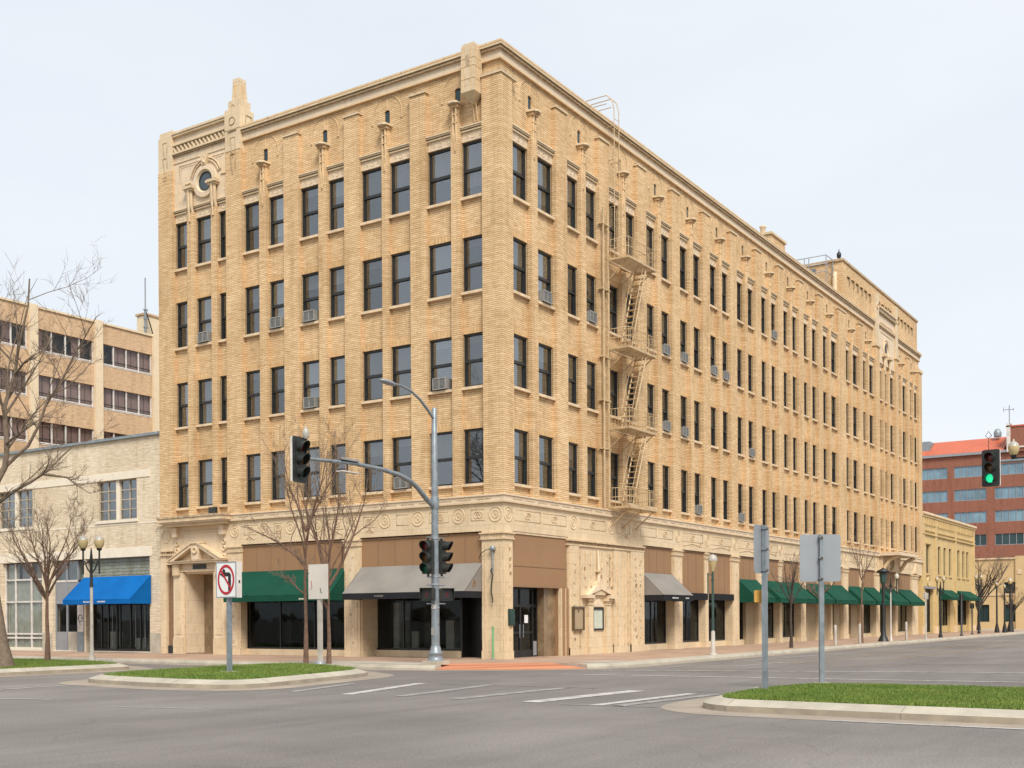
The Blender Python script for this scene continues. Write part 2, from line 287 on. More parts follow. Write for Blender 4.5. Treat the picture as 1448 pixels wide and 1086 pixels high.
# ------------------------------------------------------------------ mesh helpers
class MB:
    def __init__(s): s.v = []; s.f = []; s.m = []; s.sm = []; s.mats = []
    def mi(s, name):
        if name not in s.mats: s.mats.append(name)
        return s.mats.index(name)
    def add(s, vs, fs, m, smooth=False):
        o = len(s.v); s.v += [tuple(p) for p in vs]; i = s.mi(m)
        for f in fs: s.f.append(tuple(o + q for q in f)); s.m.append(i); s.sm.append(smooth)
    def box(s, x0, x1, y0, y1, z0, z1, m):
        x0, x1 = min(x0, x1), max(x0, x1); y0, y1 = min(y0, y1), max(y0, y1); z0, z1 = min(z0, z1), max(z0, z1)
        s.add([(x0, y0, z0), (x1, y0, z0), (x1, y1, z0), (x0, y1, z0), (x0, y0, z1), (x1, y0, z1), (x1, y1, z1), (x0, y1, z1)],
              [(0, 3, 2, 1), (4, 5, 6, 7), (0, 1, 5, 4), (1, 2, 6, 5), (2, 3, 7, 6), (3, 0, 4, 7)], m)
    def quad(s, a, b, c, d, m): s.add([a, b, c, d], [(0, 1, 2, 3)], m)
    def prism(s, pts, ext, m, smooth=False):
        n = len(pts); e = Vector(ext); P = [Vector(p) for p in pts]; Q = [p + e for p in P]
        s.add(P + Q, [tuple(range(n))[::-1], tuple(range(n, 2 * n))] + [(i, (i + 1) % n, n + (i + 1) % n, n + i) for i in range(n)], m, smooth)
    def tube(s, pts, rad, m, n=6, smooth=True, cap=True):
        P = [Vector(p) for p in pts]; k = len(P)
        if not hasattr(rad, '__len__'): rad = [rad] * k
        vs = []; up = None
        for i in range(k):
            t = (P[min(i + 1, k - 1)] - P[max(i - 1, 0)])
            if t.length < 1e-9: t = Vector((0, 0, 1))
            t.normalize()
            if up is None: up = Vector((0, 0, 1)) if abs(t.z) < 0.9 else Vector((1, 0, 0))
            a = t.cross(up)
            if a.length < 1e-6: a = t.cross(Vector((0.3, 1, 0.2)))
            a.normalize(); b = a.cross(t); b.normalize(); up = b
            for j in range(n):
                th = 2 * PI * j / n; vs.append(P[i] + (a * math.cos(th) + b * math.sin(th)) * rad[i])
        fs = [(i * n + j, i * n + (j + 1) % n, (i + 1) * n + (j + 1) % n, (i + 1) * n + j) for i in range(k - 1) for j in range(n)]
        s.add(vs, fs, m, smooth)
        if cap: o = [vs[j] for j in range(n)]; e = vs[(k - 1) * n:]; s.add(o, [tuple(range(n))[::-1]], m); s.add(e, [tuple(range(n))], m)
    def lathe(s, prof, cx, cy, m, n=14, smooth=True):
        vs = [(cx + r * math.cos(2 * PI * j / n), cy + r * math.sin(2 * PI * j / n), z) for r, z in prof for j in range(n)]
        k = len(prof)
        fs = [(i * n + j, i * n + (j + 1) % n, (i + 1) * n + (j + 1) % n, (i + 1) * n + j) for i in range(k - 1) for j in range(n)]
        s.add(vs, fs, m, smooth); s.add(vs[:n], [tuple(range(n))[::-1]], m); s.add(vs[-n:], [tuple(range(n))], m)
    # facade-frame helpers: F = ('R', y0) runs along +x, F = ('L', x0) runs along +y; d grows into the building
    def fbox(s, F, u0, u1, d0, d1, z0, z1, m):
        if F[0] == 'R': s.box(u0, u1, F[1] + d0, F[1] + d1, z0, z1, m)
        else: s.box(F[1] + d0, F[1] + d1, u0, u1, z0, z1, m)
    def fprism(s, F, pts, d0, d1, m):           # pts (u,z)
        s.prism([fp(F, u, d0, z) for u, z in pts], fp(F, 0, d1 - d0, 0, True), m)
    def ftube(s, F, pts, r, m, n=5): s.tube([fp(F, *p) for p in pts], r, m, n)
    def fring(s, F, u, d, z, R, r, m, n=18, a0=0, a1=2 * PI, sz=1.0):
        s.tube([fp(F, u + R * math.cos(a0 + (a1 - a0) * i / n), d, z + sz * R * math.sin(a0 + (a1 - a0) * i / n)) for i in range(n + 1)], r, m, 5, cap=False)
    def wall(s, F, u0, u1, z0, z1, d0, d1, ops, m, mr=None):
        us = sorted(set([u0, u1] + [x for o in ops for x in o[:2]])); zs = sorted(set([z0, z1] + [x for o in ops for x in o[2:4]]))
        us = [u for u in us if u0 <= u <= u1]; zs = [z for z in zs if z0 <= z <= z1]
        for i in range(len(us) - 1):
            j = 0
            while j < len(zs) - 1:
                cu = (us[i] + us[i + 1]) / 2
                if any(o[0] < cu < o[1] and o[2] < (zs[j] + zs[j + 1]) / 2 < o[3] for o in ops): j += 1; continue
                s.quad(fp(F, us[i], d0, zs[j]), fp(F, us[i + 1], d0, zs[j]), fp(F, us[i + 1], d0, zs[j + 1]), fp(F, us[i], d0, zs[j + 1]), m); j += 1
        for a, b, c, e in [o[:4] for o in ops] + [(u0, u1, z0, z1)]:
            for (p, q, r, t) in ((a, c, a, e), (b, c, b, e), (a, c, b, c), (a, e, b, e)):
                s.quad(fp(F, p, d0, q), fp(F, r, d0, t), fp(F, r, d1, t), fp(F, p, d1, q), mr or m)
    def build(s, name, parent=None, recalc=True, loc=None):
        me = bpy.data.meshes.new(name); me.from_pydata(s.v, [], s.f)
        for a in s.mats: me.materials.append(MT[a])
        me.polygons.foreach_set('material_index', s.m); me.polygons.foreach_set('use_smooth', s.sm)
        if recalc:
            bm = bmesh.new(); bm.from_mesh(me); bmesh.ops.recalc_face_normals(bm, faces=bm.faces); bm.to_mesh(me); bm.free()
        me.update()
        o = bpy.data.objects.new(name, me); COL.objects.link(o)
        if parent: o.parent = parent
        if loc: o.location = loc
        return o
def fp(F, u, d, z, rel=False):
    o = 0 if rel else F[1]
    return (u, o + d, z) if F[0] == 'R' else (o + d, u, z)
def inst(name, mesh, parent, loc):
    o = bpy.data.objects.new(name, mesh); COL.objects.link(o); o.parent = parent; o.location = loc; return o
def tag(o, label=None, cat=None, group=None, kind=None):
    if label: o['label'] = label
    if cat: o['category'] = cat
    if group: o['group'] = group
    if kind: o['kind'] = kind
    return o
def thing(name, label, cat, loc=(0, 0, 0), rz=0.0, group=None):
    o = bpy.data.objects.new(name, None); COL.objects.link(o); o.location = loc; o.rotation_euler = (0, 0, rz); o.empty_display_size = 0.3
    return tag(o, label, cat, group)
def copy_tree(o, parent=None):
    c = o.copy(); COL.objects.link(c)
    if parent: c.parent = parent
    for ch in o.children: copy_tree(ch, c)
    return c
FR, FL = ('R', 0.0), ('L', 0.0)

# ================================================================== GROUND
mb = MB(); mb.quad((-1500, -1500, 0), (1500, -1500, 0), (1500, 1500, 0), (-1500, 1500, 0), 'asphalt')
tag(mb.build('road'), kind='structure')
def offs(poly, d, closed=True):
    n = len(poly); out = []
    for i in range(n):
        p = Vector(poly[i]).to_2d() if len(poly[i]) > 2 else Vector(poly[i])
        a = Vector(poly[i - 1]) if (closed or i > 0) else None
        b = Vector(poly[(i + 1) % n]) if (closed or i < n - 1) else None
        ns = []
        for q0, q1 in ((a, p), (p, b)):
            if q0 is None or q1 is None: continue
            t = (q1 - q0).normalized(); ns.append(Vector((-t.y, t.x)))
        nn = sum(ns, Vector((0, 0))); nn.normalize(); k = 1 / max(0.5, nn.dot(ns[0]))
        out.append(p + nn * d * k)
    return out
def sweep(mb, poly, prof, m, closed=True):       # prof: (offset to the left/inside, z)
    rings = [[(q.x, q.y, z) for q in offs(poly, d, closed)] for d, z in prof]
    n = len(poly)
    for a, b in zip(rings, rings[1:]):
        for i in range(n if closed else n - 1):
            j = (i + 1) % n; mb.quad(a[i], a[j], b[j], b[i], m)
def smooth_poly(poly, it=2):
    for _ in range(it):
        out = []
        for i in range(len(poly)):
            a, b = Vector(poly[i]), Vector(poly[(i + 1) % len(poly)])
            out += [tuple(a * 0.75 + b * 0.25), tuple(a * 0.25 + b * 0.75)]
        poly = out
    return poly
# sidewalk along both streets, kerb line going round the corner
KERB = [(-5.7, 150), (-5.7, 0.6), (-5.35, -0.9), (-4.7, -2.2), (-3.7, -3.7), (-2.5, -4.85), (-1.0, -5.35), (140, -5.4)]
K1, K2 = KERB[:3], KERB[5:]                            # the kerb is dropped at the corner ramp
i1 = [(p.x, p.y) for p in offs(K1, 0.28, False)]; i2 = [(p.x, p.y) for p in offs(K2, 0.28, False)]
RA, RB = (-4.0, -0.25), (-1.95, -3.15)
mb = MB(); pts = [(x, y, 0.15) for x, y in i1 + [RA, RB] + i2] + [(140, 150, 0.15)]
mb.add(pts, [tuple(range(len(pts)))], 'walk'); tag(mb.build('sidewalk'), kind='structure')
mb = MB()
KP = [(0, 0), (0.0, 0.06), (0.04, 0.145), (0.28, 0.152), (0.5, 0.152)]
for q, e in ((K1, -1), (K2, 0)):
    sweep(mb, q, KP, 'concrete', False)
    ring = [(*offs(q, d, False)[e], z) for d, z in KP]; a_, b_ = ring[0], ring[-1]
    mb.add(ring + [(b_[0], b_[1], 0)], [tuple(range(len(ring) + 1))], 'concrete')
tag(mb.build('kerb'), kind='structure')
mb = MB(); sweep(mb, KERB, [(-0.55, 0.004), (0.0, 0.006)], 'apron', False); tag(mb.build('gutter'), kind='structure')
mb = MB(); A, Bq = (*RA, .152), (*RB, .152); O_ = [(x, y, .012) for x, y in KERB[2:6]]; I1, I2 = (*i1[-1], .152), (*i2[0], .152)
mb.add([A, I1, O_[0], Bq, I2, O_[3]], [(0, 1, 2), (3, 5, 4)], 'crosswalk')
mb.add([A, O_[0], O_[1], O_[2], O_[3], Bq], [(0, 1, 2, 5), (5, 2, 3, 4)], 'ramp'); tag(mb.build('kerb_ramp_paving'), kind='structure')
mb = MB(); mb.add([(-1.6, -4.7, 0.156), (0.6, -5.0, 0.156), (0.5, -3.9, 0.156), (-1.5, -3.6, 0.156)], [(0, 1, 2, 3)], 'crosswalk')
mb.add([(-5.3, 0.6, 0.156), (-5.0, -0.2, 0.156), (-3.6, 0.1, 0.156), (-3.3, 6.0, 0.156), (-5.35, 6.0, 0.156)], [(0, 1, 2, 3, 4)], 'crosswalk'); tag(mb.build('pale_paving'), kind='structure')

# islands of lawn with broad sloped kerbs
rg = np.random.default_rng(3)
def inpoly(poly, x, y):
    ins_ = np.zeros(len(x), bool); n = len(poly)
    for i in range(n):
        x0, y0 = poly[i]; x1, y1 = poly[(i + 1) % n]
        c = ((y0 > y) != (y1 > y)) & (x < (x1 - x0) * (y - y0) / (y1 - y0 + 1e-12) + x0); ins_ ^= c
    return ins_
def island(poly, dens, box, hgt=0.06):
    poly = smooth_poly(poly, 2)
    a = MB(); sweep(a, poly, [(-0.75, 0.004), (0.02, 0.004)], 'apron'); tag(a.build('gutter'), kind='structure')
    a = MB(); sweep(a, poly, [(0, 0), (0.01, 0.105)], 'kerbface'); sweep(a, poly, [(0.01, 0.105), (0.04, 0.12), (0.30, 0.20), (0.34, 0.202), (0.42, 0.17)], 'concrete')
    # expansion joints across the kerb
    L = 0; n = len(poly); cur = 0
    for i in range(n):
        p, q = Vector(poly[i]), Vector(poly[(i + 1) % n]); L += (q - p).length
        if L > 2.4:
            L = 0; t = (q - p).normalized(); nn = Vector((-t.y, t.x)); q0 = p - nn * 0.004; q1 = p + nn * 0.36
            e = t * 0.012
            a.add([(q0.x, q0.y, 0.0), (q0.x + e.x, q0.y + e.y, 0.0), (q0.x + e.x, q0.y + e.y, 0.105), (q0.x, q0.y, 0.105)], [(0, 1, 2, 3)], 'apron')
            b0 = p + nn * 0.05; b1 = p + nn * 0.30
            a.add([(b0.x, b0.y, 0.128), (b0.x + e.x, b0.y + e.y, 0.128), (b1.x + e.x, b1.y + e.y, 0.204), (b1.x, b1.y, 0.204)], [(0, 1, 2, 3)], 'apron')
    tag(a.build('kerb'), kind='structure')
    a = MB(); inn = [(p.x, p.y) for p in offs(poly, 0.36)]; in2 = [(p.x, p.y) for p in offs(poly, 1.2)]
    n = len(inn)
    a.add([(x, y, 0.195) for x, y in inn], [tuple(range(n))], 'soil')
    tag(a.build('turf_base'), kind='structure')
    x0, x1, y0, y1 = box; N = int((x1 - x0) * (y1 - y0) * dens)
    px = rg.uniform(x0, x1, N); py = rg.uniform(y0, y1, N); k = inpoly(inn, px, py); px, py = px[k], py[k]; N = len(px)
    tuft = 0.75 + 0.5 * np.sin(px * 2.1 + np.sin(py * 1.7)) * np.sin(py * 2.6 + 1.3 * np.sin(px * 1.1))
    h = rg.uniform(0.45, 1.15, N) * hgt * (0.7 + 0.4 * tuft); th = rg.uniform(0, 2 * PI, N); wd = rg.uniform(0.004, 0.009, N) * (1.0 + hgt * 4)
    lx = rg.normal(0, 0.5, N) * h; ly = rg.normal(0, 0.5, N) * h
    V = np.empty((N, 3, 3)); V[:, 0] = np.stack([px - wd * np.cos(th), py - wd * np.sin(th), np.full(N, 0.192)], 1)
    V[:, 1] = np.stack([px + wd * np.cos(th), py + wd * np.sin(th), np.full(N, 0.192)], 1); V[:, 2] = np.stack([px + lx, py + ly, 0.195 + h], 1)
    me = bpy.data.meshes.new('grass'); me.vertices.add(3 * N); me.vertices.foreach_set('co', V.ravel())
    me.loops.add(3 * N); me.loops.foreach_set('vertex_index', np.arange(3 * N, dtype=np.int32))
    me.polygons.add(N); me.polygons.foreach_set('loop_start', np.arange(0, 3 * N, 3, dtype=np.int32)); me.polygons.foreach_set('loop_total', np.full(N, 3, np.int32))
    me.materials.append(MT['grass']); me.update(calc_edges=True); me.validate()
    o = bpy.data.objects.new('grass', me); COL.objects.link(o); return o
g1 = island([(-15.5, 2.7), (-15.85, -0.6), (-15.6, -2.5), (-14.8, -2.8), (-13.7, -2.6), (-9.6, -1.7), (-8.6, -0.9), (-6.75, 2.5), (-6.7, 4.1), (-8.6, 4.6), (-12, 4.5), (-15.0, 3.5)], 700, (-16, -6.6, -3, 4.7))
tag(g1, 'lawn on the central island with the no left turn sign and two slim trees', 'grass', kind='stuff')
g2 = island([(-16.4, 8.6), (-13, 8.5), (-9.6, 8.55), (-9.1, 9.2), (-7.7, 12.5), (-7.6, 45), (-16.4, 45)], 450, (-16.3, -7.5, 8.6, 24))
tag(g2, 'lawn strip at the far left under the large bare tree', 'grass', kind='stuff')
g3 = island([(-16.4, -60), (-9.9, -60), (-9.75, -16.2), (-10.1, -14.8), (-11, -14.35), (-14.2, -14.15), (-15.6, -14.5), (-16.15, -15.6)], 2400, (-16.2, -9.7, -24, -14), 0.055)
tag(g3, 'lawn on the right-hand median in front of the grey sign backs', 'grass', kind='stuff')

# road markings
def stripe(mb, a, b, wd, m, z=0.008):
    a, b = Vector(a), Vector(b); t = (b - a).normalized(); n = Vector((-t.y, t.x)) * wd / 2
    mb.add([(*(a - n), z), (*(b - n), z), (*(b + n), z), (*(a + n), z)], [(0, 1, 2, 3)], m)
mb = MB()
for a, b, wd, m in [((-5.9, -5.9), (-4.3, -19.0), 0.20, 'paint'), ((-3.3, -5.5), (0.9, -18.2), 0.20, 'paint'),
                    ((-15.7, -11.0), (-11.6, -11.25), 0.42, 'paint'), ((-15.7, -6.3), (-11.5, -5.1), 0.30, 'paint'), ((-15.6, -7.7), (-11.4, -7.1), 0.28, 'paintfaint'),
                    ((-15.7, -9.2), (-11.4, -9.3), 0.30, 'paintfaint'), ((-15.75, -12.5), (-11.9, -12.75), 0.25, 'paint'), ((-15.75, -12.95), (-11.7, -13.3), 0.22, 'paintfaint'),
                    ((-15.6, -4.6), (-12.4, -3.6), 0.25, 'paintfaint'), ((-15.9, -11.8), (-15.6, -13.7), 0.12, 'paintfaint'), ((-11.4, -5.6), (-11.2, -10.0), 0.10, 'paintfaint'),
                    ((-18.9, 2.2), (-15.9, 2.5), 0.12, 'paint'), ((-20.4, -0.1), (-19.8, -1.9), 0.10, 'paint'), ((-24, 4.6), (-16.6, 5.0), 0.12, 'paintfaint'), ((-20.5, -4.6), (-20, -6.6), 0.05, 'paint'), ((-20.0, -6.8), (-19.2, -8.4), 0.04, 'paintfaint'),
                    ((4.5, -6.9), (13, -7.3), 0.12, 'paint'), ((-1.0, -6.9), (4.0, -7.0), 0.10, 'paintfaint'), ((1.0, -8.3), (5, -8.6), 0.12, 'paint'), ((-9.7, -13.3), (-9.0, -13.2), 0.3, 'paintfaint'),
                    ((-16.75, -17.2), (-17.05, -40), 0.12, 'paint'), ((3.4, -10.5), (7.3, -16.5), 0.12, 'paintyellow'), ((4.0, -9.3), (110, -9.3), 0.11, 'paintyellow'), ((9.0, -11.2), (110, -12.2), 0.11, 'paintyellow'), ((22, -15.0), (27, -15.1), 0.12, 'paint'), ((34, -15.2), (39, -15.3), 0.12, 'paint'), ((46, -15.3), (51, -15.3), 0.12, 'paint')]:
    stripe(mb, a, b, wd, m)
tag(mb.build('road_markings'), kind='structure')

# ================================================================== MAIN BUILDING
B = thing('brick_office_block', 'five-storey buff brick office block with terracotta trim on the street corner, tallest building in view', 'building', (0, 0, 0))
XR, YL = 60.42, 18.45
ROWS = [(6.6, 8.64), (10.18, 12.16), (13.70, 15.74), (17.20, 19.26)]
RD = 0.19                                              # recess of the spandrel plane behind the pier faces
NP_R = [(2.01, 2.47)] + [(n - .205, n + .205) for n in (5.97, 9.47, 12.93, 16.45, 19.95, 23.42, 26.9, 30.33, 33.8, 37.45)] + [(41.85, 42.25), (45.7, 46.08), (54.45, 54.85), (57.95, 58.3)]
ncs = [(a + b) / 2 for a, b in NP_R]
WP_R = [(3.82, 4.68)] + [((ncs[i] + ncs[i + 1]) / 2 - .43, (ncs[i] + ncs[i + 1]) / 2 + .43) for i in range(1, 10)] + [(39.15, 40.75), (43.76, 44.6), (56.3, 56.95)]
BIG_R = [(47.53, 48.45), (52.75, 53.5)]
ORN_R = [(49.62, 49.95), (50.91, 51.38)]
NP_L = [(1.87, 2.26), (5.29, 5.58), (8.46, 8.87), (11.78, 12.2)]
WP_L = [(3.45, 4.19), (6.73, 7.5), (9.98, 10.79)]
BIG_L = [(13.24, 14.14), (17.54, 18.45)]
ORN_L = [(14.78, 15.1), (16.2, 16.62)]
def openings(piers, u_end):
    ps = sorted(piers); out = []
    for (a, b), (c, d) in zip(ps, ps[1:]): out.append((round(b, 3), round(c, 3)))
    return out
PR = [(0, .75)] + NP_R + WP_R + BIG_R + ORN_R + [(59.5, XR)]
PL = [(0, .86)] + NP_L + WP_L + BIG_L + ORN_L
OP_R = openings(PR, XR); OP_L = openings(PL, YL)
def slits(NP): return [((a + b) / 2 - .13, (a + b) / 2 + .13, 20.84, 21.36) for a, b in NP]

mb = MB()
for F, ops, NP, end in ((FR, OP_R, NP_R, XR), (FL, OP_L, NP_L, YL)):
    rects = [(a, b, z0, z1) for a, b in ops for z0, z1 in ROWS] + slits(NP)
    mb.wall(F, RD if F is FR else .48, end, 6.1, 22.35, RD, 0.48, rects, 'brick')
    for a, b in ops:                                   # soldier course over the lower rows
        for z0, z1 in ROWS[:3]: mb.fbox(F, a, b, RD - .004, RD + .05, z1 + 0.002, z1 + .24, 'soldier')
for F, WP, NP, BIG, ORN in ((FR, WP_R, NP_R, BIG_R, ORN_R), (FL, WP_L, NP_L, BIG_L, ORN_L)):
    for a, b in WP: mb.fbox(F, a, b, 0, RD + .02, 6.1, 21.47, 'brick')
    for a, b in NP: mb.fbox(F, a, b, 0, RD + .02, 6.1, 19.95, 'brick')
    for a, b in ORN: mb.fbox(F, a, b, 0, RD + .02, 6.1, 19.5, 'brick')
for a, b in BIG_R: mb.fbox(FR, a, b, -.06, RD + .02, 6.1, 20.9, 'brick')
for a, b in BIG_L: mb.fbox(FL, a, b, -.04, RD + .02, 6.1, 21.6, 'brick')
mb.box(0, .75, 0, .86, 6.1, 21.36, 'brick')
mb.fbox(FR, 59.5, XR + .05, -.05, RD + .3, 6.1, 20.9, 'brick')
mb.box(XR - .3, XR, .3, YL, .15, 22.3, 'brick'); mb.box(.4, XR - .3, YL - .3, YL, .15, 22.3, 'brick')
mb.build('wall', B)
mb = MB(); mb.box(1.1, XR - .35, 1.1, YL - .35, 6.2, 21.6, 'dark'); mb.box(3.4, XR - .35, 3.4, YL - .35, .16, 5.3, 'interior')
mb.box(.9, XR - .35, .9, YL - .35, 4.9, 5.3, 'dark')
mb.build('interior', B)
mb = MB(); mb.box(.42, XR - .05, .42, YL - .05, 21.7, 21.8, 'roof'); mb.build('roof', B)

# --- cornice, frieze band and coping
mb = MB()
for F, segs in ((FR, [(None, 47.53), (48.45, 52.75), (53.5, XR + .12)]), (FL, [(None, 13.24)])):
    for a, b in segs:
        for d0, z0, z1, m in ((.10, 21.97, 22.27, 'terra_lt'), (.075, 21.93, 21.965, 'orn_brick'), (.03, 22.285, 22.35, 'terra'), (-.05, 22.375, 22.45, 'terra'), (-.06, 22.455, 22.53, 'orn_brick')):
            mb.fbox(F, a if a is not None else (d0 if F is FR else .34), b, d0, .34, z0, z1, m)
        mb.fbox(F, a if a is not None else (0 if F is FR else .30), b, 0.0, .30, 22.27, 22.285, 'grime_shade'); mb.fbox(F, a if a is not None else (0 if F is FR else .30), b, 0.0, .30, 22.36, 22.375, 'carved')
mb.build('cornice', B)
# joints in the coping stones
mb = MB(); r2 = random.Random(2)
for F, e in ((FR, 47), (FL, 13)):
    u = .6
    while u < e: mb.fbox(F, u, u + .02, -.063, .1, 22.452, 22.534, 'carved'); u += r2.uniform(.8, 1.1)
mb.build('coping_joint', B)

# --- pier caps
for F, WP in ((FR, WP_R), (FL, WP_L)):
    for a, b in WP:
        mb = MB(); mb.fbox(F, a - .05, b + .05, -.05, RD + .03, 21.475, 21.53, 'terra'); mb.fbox(F, a - .02, b + .02, -.02, RD + .03, 21.535, 21.60, 'grime_shade')
        mb.build('pier_cap', B)
mb = MB(); mb.box(-.05, 1.02, -.05, .92, 21.365, 21.43, 'terra'); mb.box(-.02, .98, -.02, .9, 21.435, 21.52, 'grime_shade'); mb.build('pier_cap', B)

# --- terracotta lintels with a little cornice over the top row
def lintel(F, a, b):
    mb = MB()
    mb.fbox(F, a + .004, b - .004, RD - .03, RD + .10, 19.262, 19.60, 'terra_lt')
    mb.fbox(F, a - .02, b + .02, RD - .10, RD + .10, 19.605, 19.66, 'terra'); mb.fbox(F, a - .04, b + .04, RD - .14, RD + .10, 19.70, 19.75, 'terra')
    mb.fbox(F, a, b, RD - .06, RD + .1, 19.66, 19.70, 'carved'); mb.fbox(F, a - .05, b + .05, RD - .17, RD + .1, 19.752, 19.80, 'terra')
    c = (a + b) / 2; wd = b - a
    if c < 30:
        mb.fring(F, c, RD - .03, 19.42, .075, .016, 'ornament', 10)
        for q in (-.26, .26):
            mb.fring(F, c + q * wd, RD - .03, 19.42, .06, .014, 'ornament', 8, 0, PI * 1.5)
            mb.ftube(F, [(c + q * wd - .1, RD - .03, 19.36), (c + q * wd, RD - .035, 19.5), (c + q * wd + .1, RD - .03, 19.37)], .012, 'ornament', 4)
    mb.build('lintel', B)
for F, ops in ((FR, OP_R), (FL, OP_L)):
    for a, b in ops: lintel(F, a, b)

# --- colonnettes carrying little ledges under the slit windows, and the arch mouldings
def colonnette(F, a, b):
    c = (a + b) / 2; mb = MB()
    for q, r_ in ((-.06, .05), (.085, .042)): mb.tube([fp(F, c + q, .05, 19.2), fp(F, c + q, -.0, 19.55), fp(F, c + q, -.01, 20.55)], r_, 'orn_brick', 8)
    mb.fbox(F, c - .15, c + .15, .02, RD + .02, 19.96, 20.55, 'orn_brick')
    for z in (19.98, 20.28): mb.fbox(F, c - .12, c + .14, -.055, .04, z, z + .03, 'orn_brick')
    mb.fbox(F, c + .005, c + .022, -.012, .03, 19.4, 20.5, 'carved')
    mb.fbox(F, c - .19, c + .19, -.09, RD + .02, 20.552, 20.62, 'orn_brick')
    pts = [(c - .29, RD), (c - .23, -.15), (c - .1, -.25), (c + .1, -.25), (c + .23, -.15), (c + .29, RD)]
    P = [fp(F, u, d, 20.66) for u, d in pts]; mb.prism(P, (0, 0, .07), 'terra')
    P = [fp(F, c + (u - c) * .8, d * .8 if d < 0 else d, 20.62) for u, d in pts]; mb.prism(P, (0, 0, .039), 'grime_shade')
    mb.ftube(F, [(c, -.02, 19.6), (c, -.015, 19.2), (c, -.0, 19.0)], .022, 'orn_brick', 6)
    mb.fring(F, c, -.003, 18.92, .04, .014, 'carved', 8)
    mb.build('colonnette', B)
    mb = MB(); mb.fbox(F, c - .135, c + .135, RD + .055, RD + .075, 20.84, 21.36, 'dark')
    mb.fbox(F, c - .10, c + .10, RD + .045, RD + .055, 20.88, 21.30, 'darkglass'); mb.fprism(F, [(c - .131, 21.361), (c - .131, 21.30), (c - .07, 21.361)], RD - .001, RD + .2, 'brick'); mb.fprism(F, [(c + .131, 21.361), (c + .07, 21.361), (c + .131, 21.30)], RD - .001, RD + .2, 'brick')
    mb.build('slit_window', B)
    mb = MB(); h = .72
    mb.fring(F, c, RD - .001, 21.2, h, .017, 'orn_brick', 20, 0, PI, .98)
    mb.fring(F, c, RD + .002, 21.2, h - .05, .009, 'carved', 20, 0, PI, .98)
    for q in (-h, h):
        mb.ftube(F, [(c + q, RD - .002, 21.2), (c + q, RD - .002, 20.98)], .016, 'orn_brick', 5)
        mb.lathe([(.0, 20.9), (.04, 20.93), (.04, 20.97), (.0, 21.0)], *fp(F, c + q, RD - .01, 0)[:2], 'orn_brick', 8)
    mb.ftube(F, [(c, RD - .002, 21.38), (c, RD - .002, 21.92)], .022, 'orn_brick', 5)
    for q in (-1, 1): mb.ftube(F, [(c, RD + .001, 21.5), (c + q * .25, RD + .001, 21.66), (c + q * .42, RD + .001, 21.55)], .010, 'orn_brick', 4)
    mb.build('arch_moulding', B)
for F, NP in ((FR, NP_R), (FL, NP_L)):
    for a, b in NP: colonnette(F, a, b)

# --- sash windows: frame > pane, blind, sill
def win_meshes(Fk, wd, H, drop, cache={}):
    key = (Fk, round(wd, 2), round(H, 2), drop)
    if key in cache: return cache[key]
    F = (Fk, 0.0); wd = round(wd, 2)
    f = MB(); d0, d1 = .25, .36; t = .055
    f.fbox(F, 0.003, t, d0, d1, 0.003, H - .003, 'frame'); f.fbox(F, wd - t, wd - .003, d0, d1, 0.003, H - .003, 'frame')
    f.fbox(F, t, wd - t, d0, d1, H - .075, H - .003, 'frame'); f.fbox(F, t, wd - t, d0, d1, 0.003, .05, 'frame')
    m = H * .485
    f.fbox(F, t, wd - t, d0 + .02, d1, m - .035, m + .035, 'frame')
    for z0, z1, dd in ((.05, m - .035, .06), (m + .035, H - .075, .03)):     # sash stiles
        f.fbox(F, t, t + .04, d0 + dd, d1, z0, z1, 'frame'); f.fbox(F, wd - t - .04, wd - t, d0 + dd, d1, z0, z1, 'frame')
        f.fbox(F, t + .04, wd - t - .04, d0 + dd, d1, z0, z0 + .04, 'frame')
    p = MB()
    for z0, z1, dd in ((.09, m - .035, .085), (m + .075, H - .075, .055)):
        p.fbox(F, t + .04, wd - t - .04, d0 + dd, d0 + dd + .006, z0, z1, 'pane')
    b = MB(); zb = H - .03 - drop * (H - .06)
    b.fbox(F, .06, wd - .06, .40, .405, zb, H - .03, 'blind')
    b.fbox(F, .02, .16, .44, .445, .02, H - .03, 'curtain'); b.fbox(F, wd - .16, wd - .02, .44, .445, .02, H - .03, 'curtain')
    s = MB(); s.fbox(F, -.01, wd + .01, .06, .30, -.10, 0.0, 'sill')
    out = []
    for q, nm in ((f, 'window'), (p, 'pane'), (b, 'blind'), (s, 'sill')):
        o = q.build(nm); out.append(o.data); bpy.data.objects.remove(o)
    cache[key] = out; return out
drops = [.30, .5, .55, .8, .98, .98, .52, .15]
stuff = MB(); wr = random.Random(11); nwin = 0
def bake(me, loc):
    V = [tuple(Vector(v.co) + Vector(loc)) for v in me.vertices]
    for p_ in me.polygons: stuff.add([V[i] for i in p_.vertices], [tuple(range(len(p_.vertices)))], [q for q in MT if MT[q] is me.materials[p_.material_index]][0])
WIN = {}
for F, ops in ((FL, OP_L), (FR, OP_R)):
    for i, (a, b) in enumerate(ops):
        for r, (z0, z1) in enumerate(ROWS):
            ms = win_meshes(F[0], b - a, z1 - z0, wr.choice(drops)); loc = fp(F, a, 0, z0)
            if nwin < 100:
                wo_ = inst('window', ms[0], B, loc)
                for q, nm in zip(ms[1:], ('pane', 'blind', 'sill')): inst(nm, q, wo_, (0, 0, 0))
                nwin += 1
            else:
                for q in ms: bake(q, loc)
            WIN[(F[0], i, r)] = (a, b, z0, z1)
o = stuff.build('window', B, recalc=False); o['kind'] = 'stuff'; o['label'] = 'small sash windows toward the far end of the long facade'

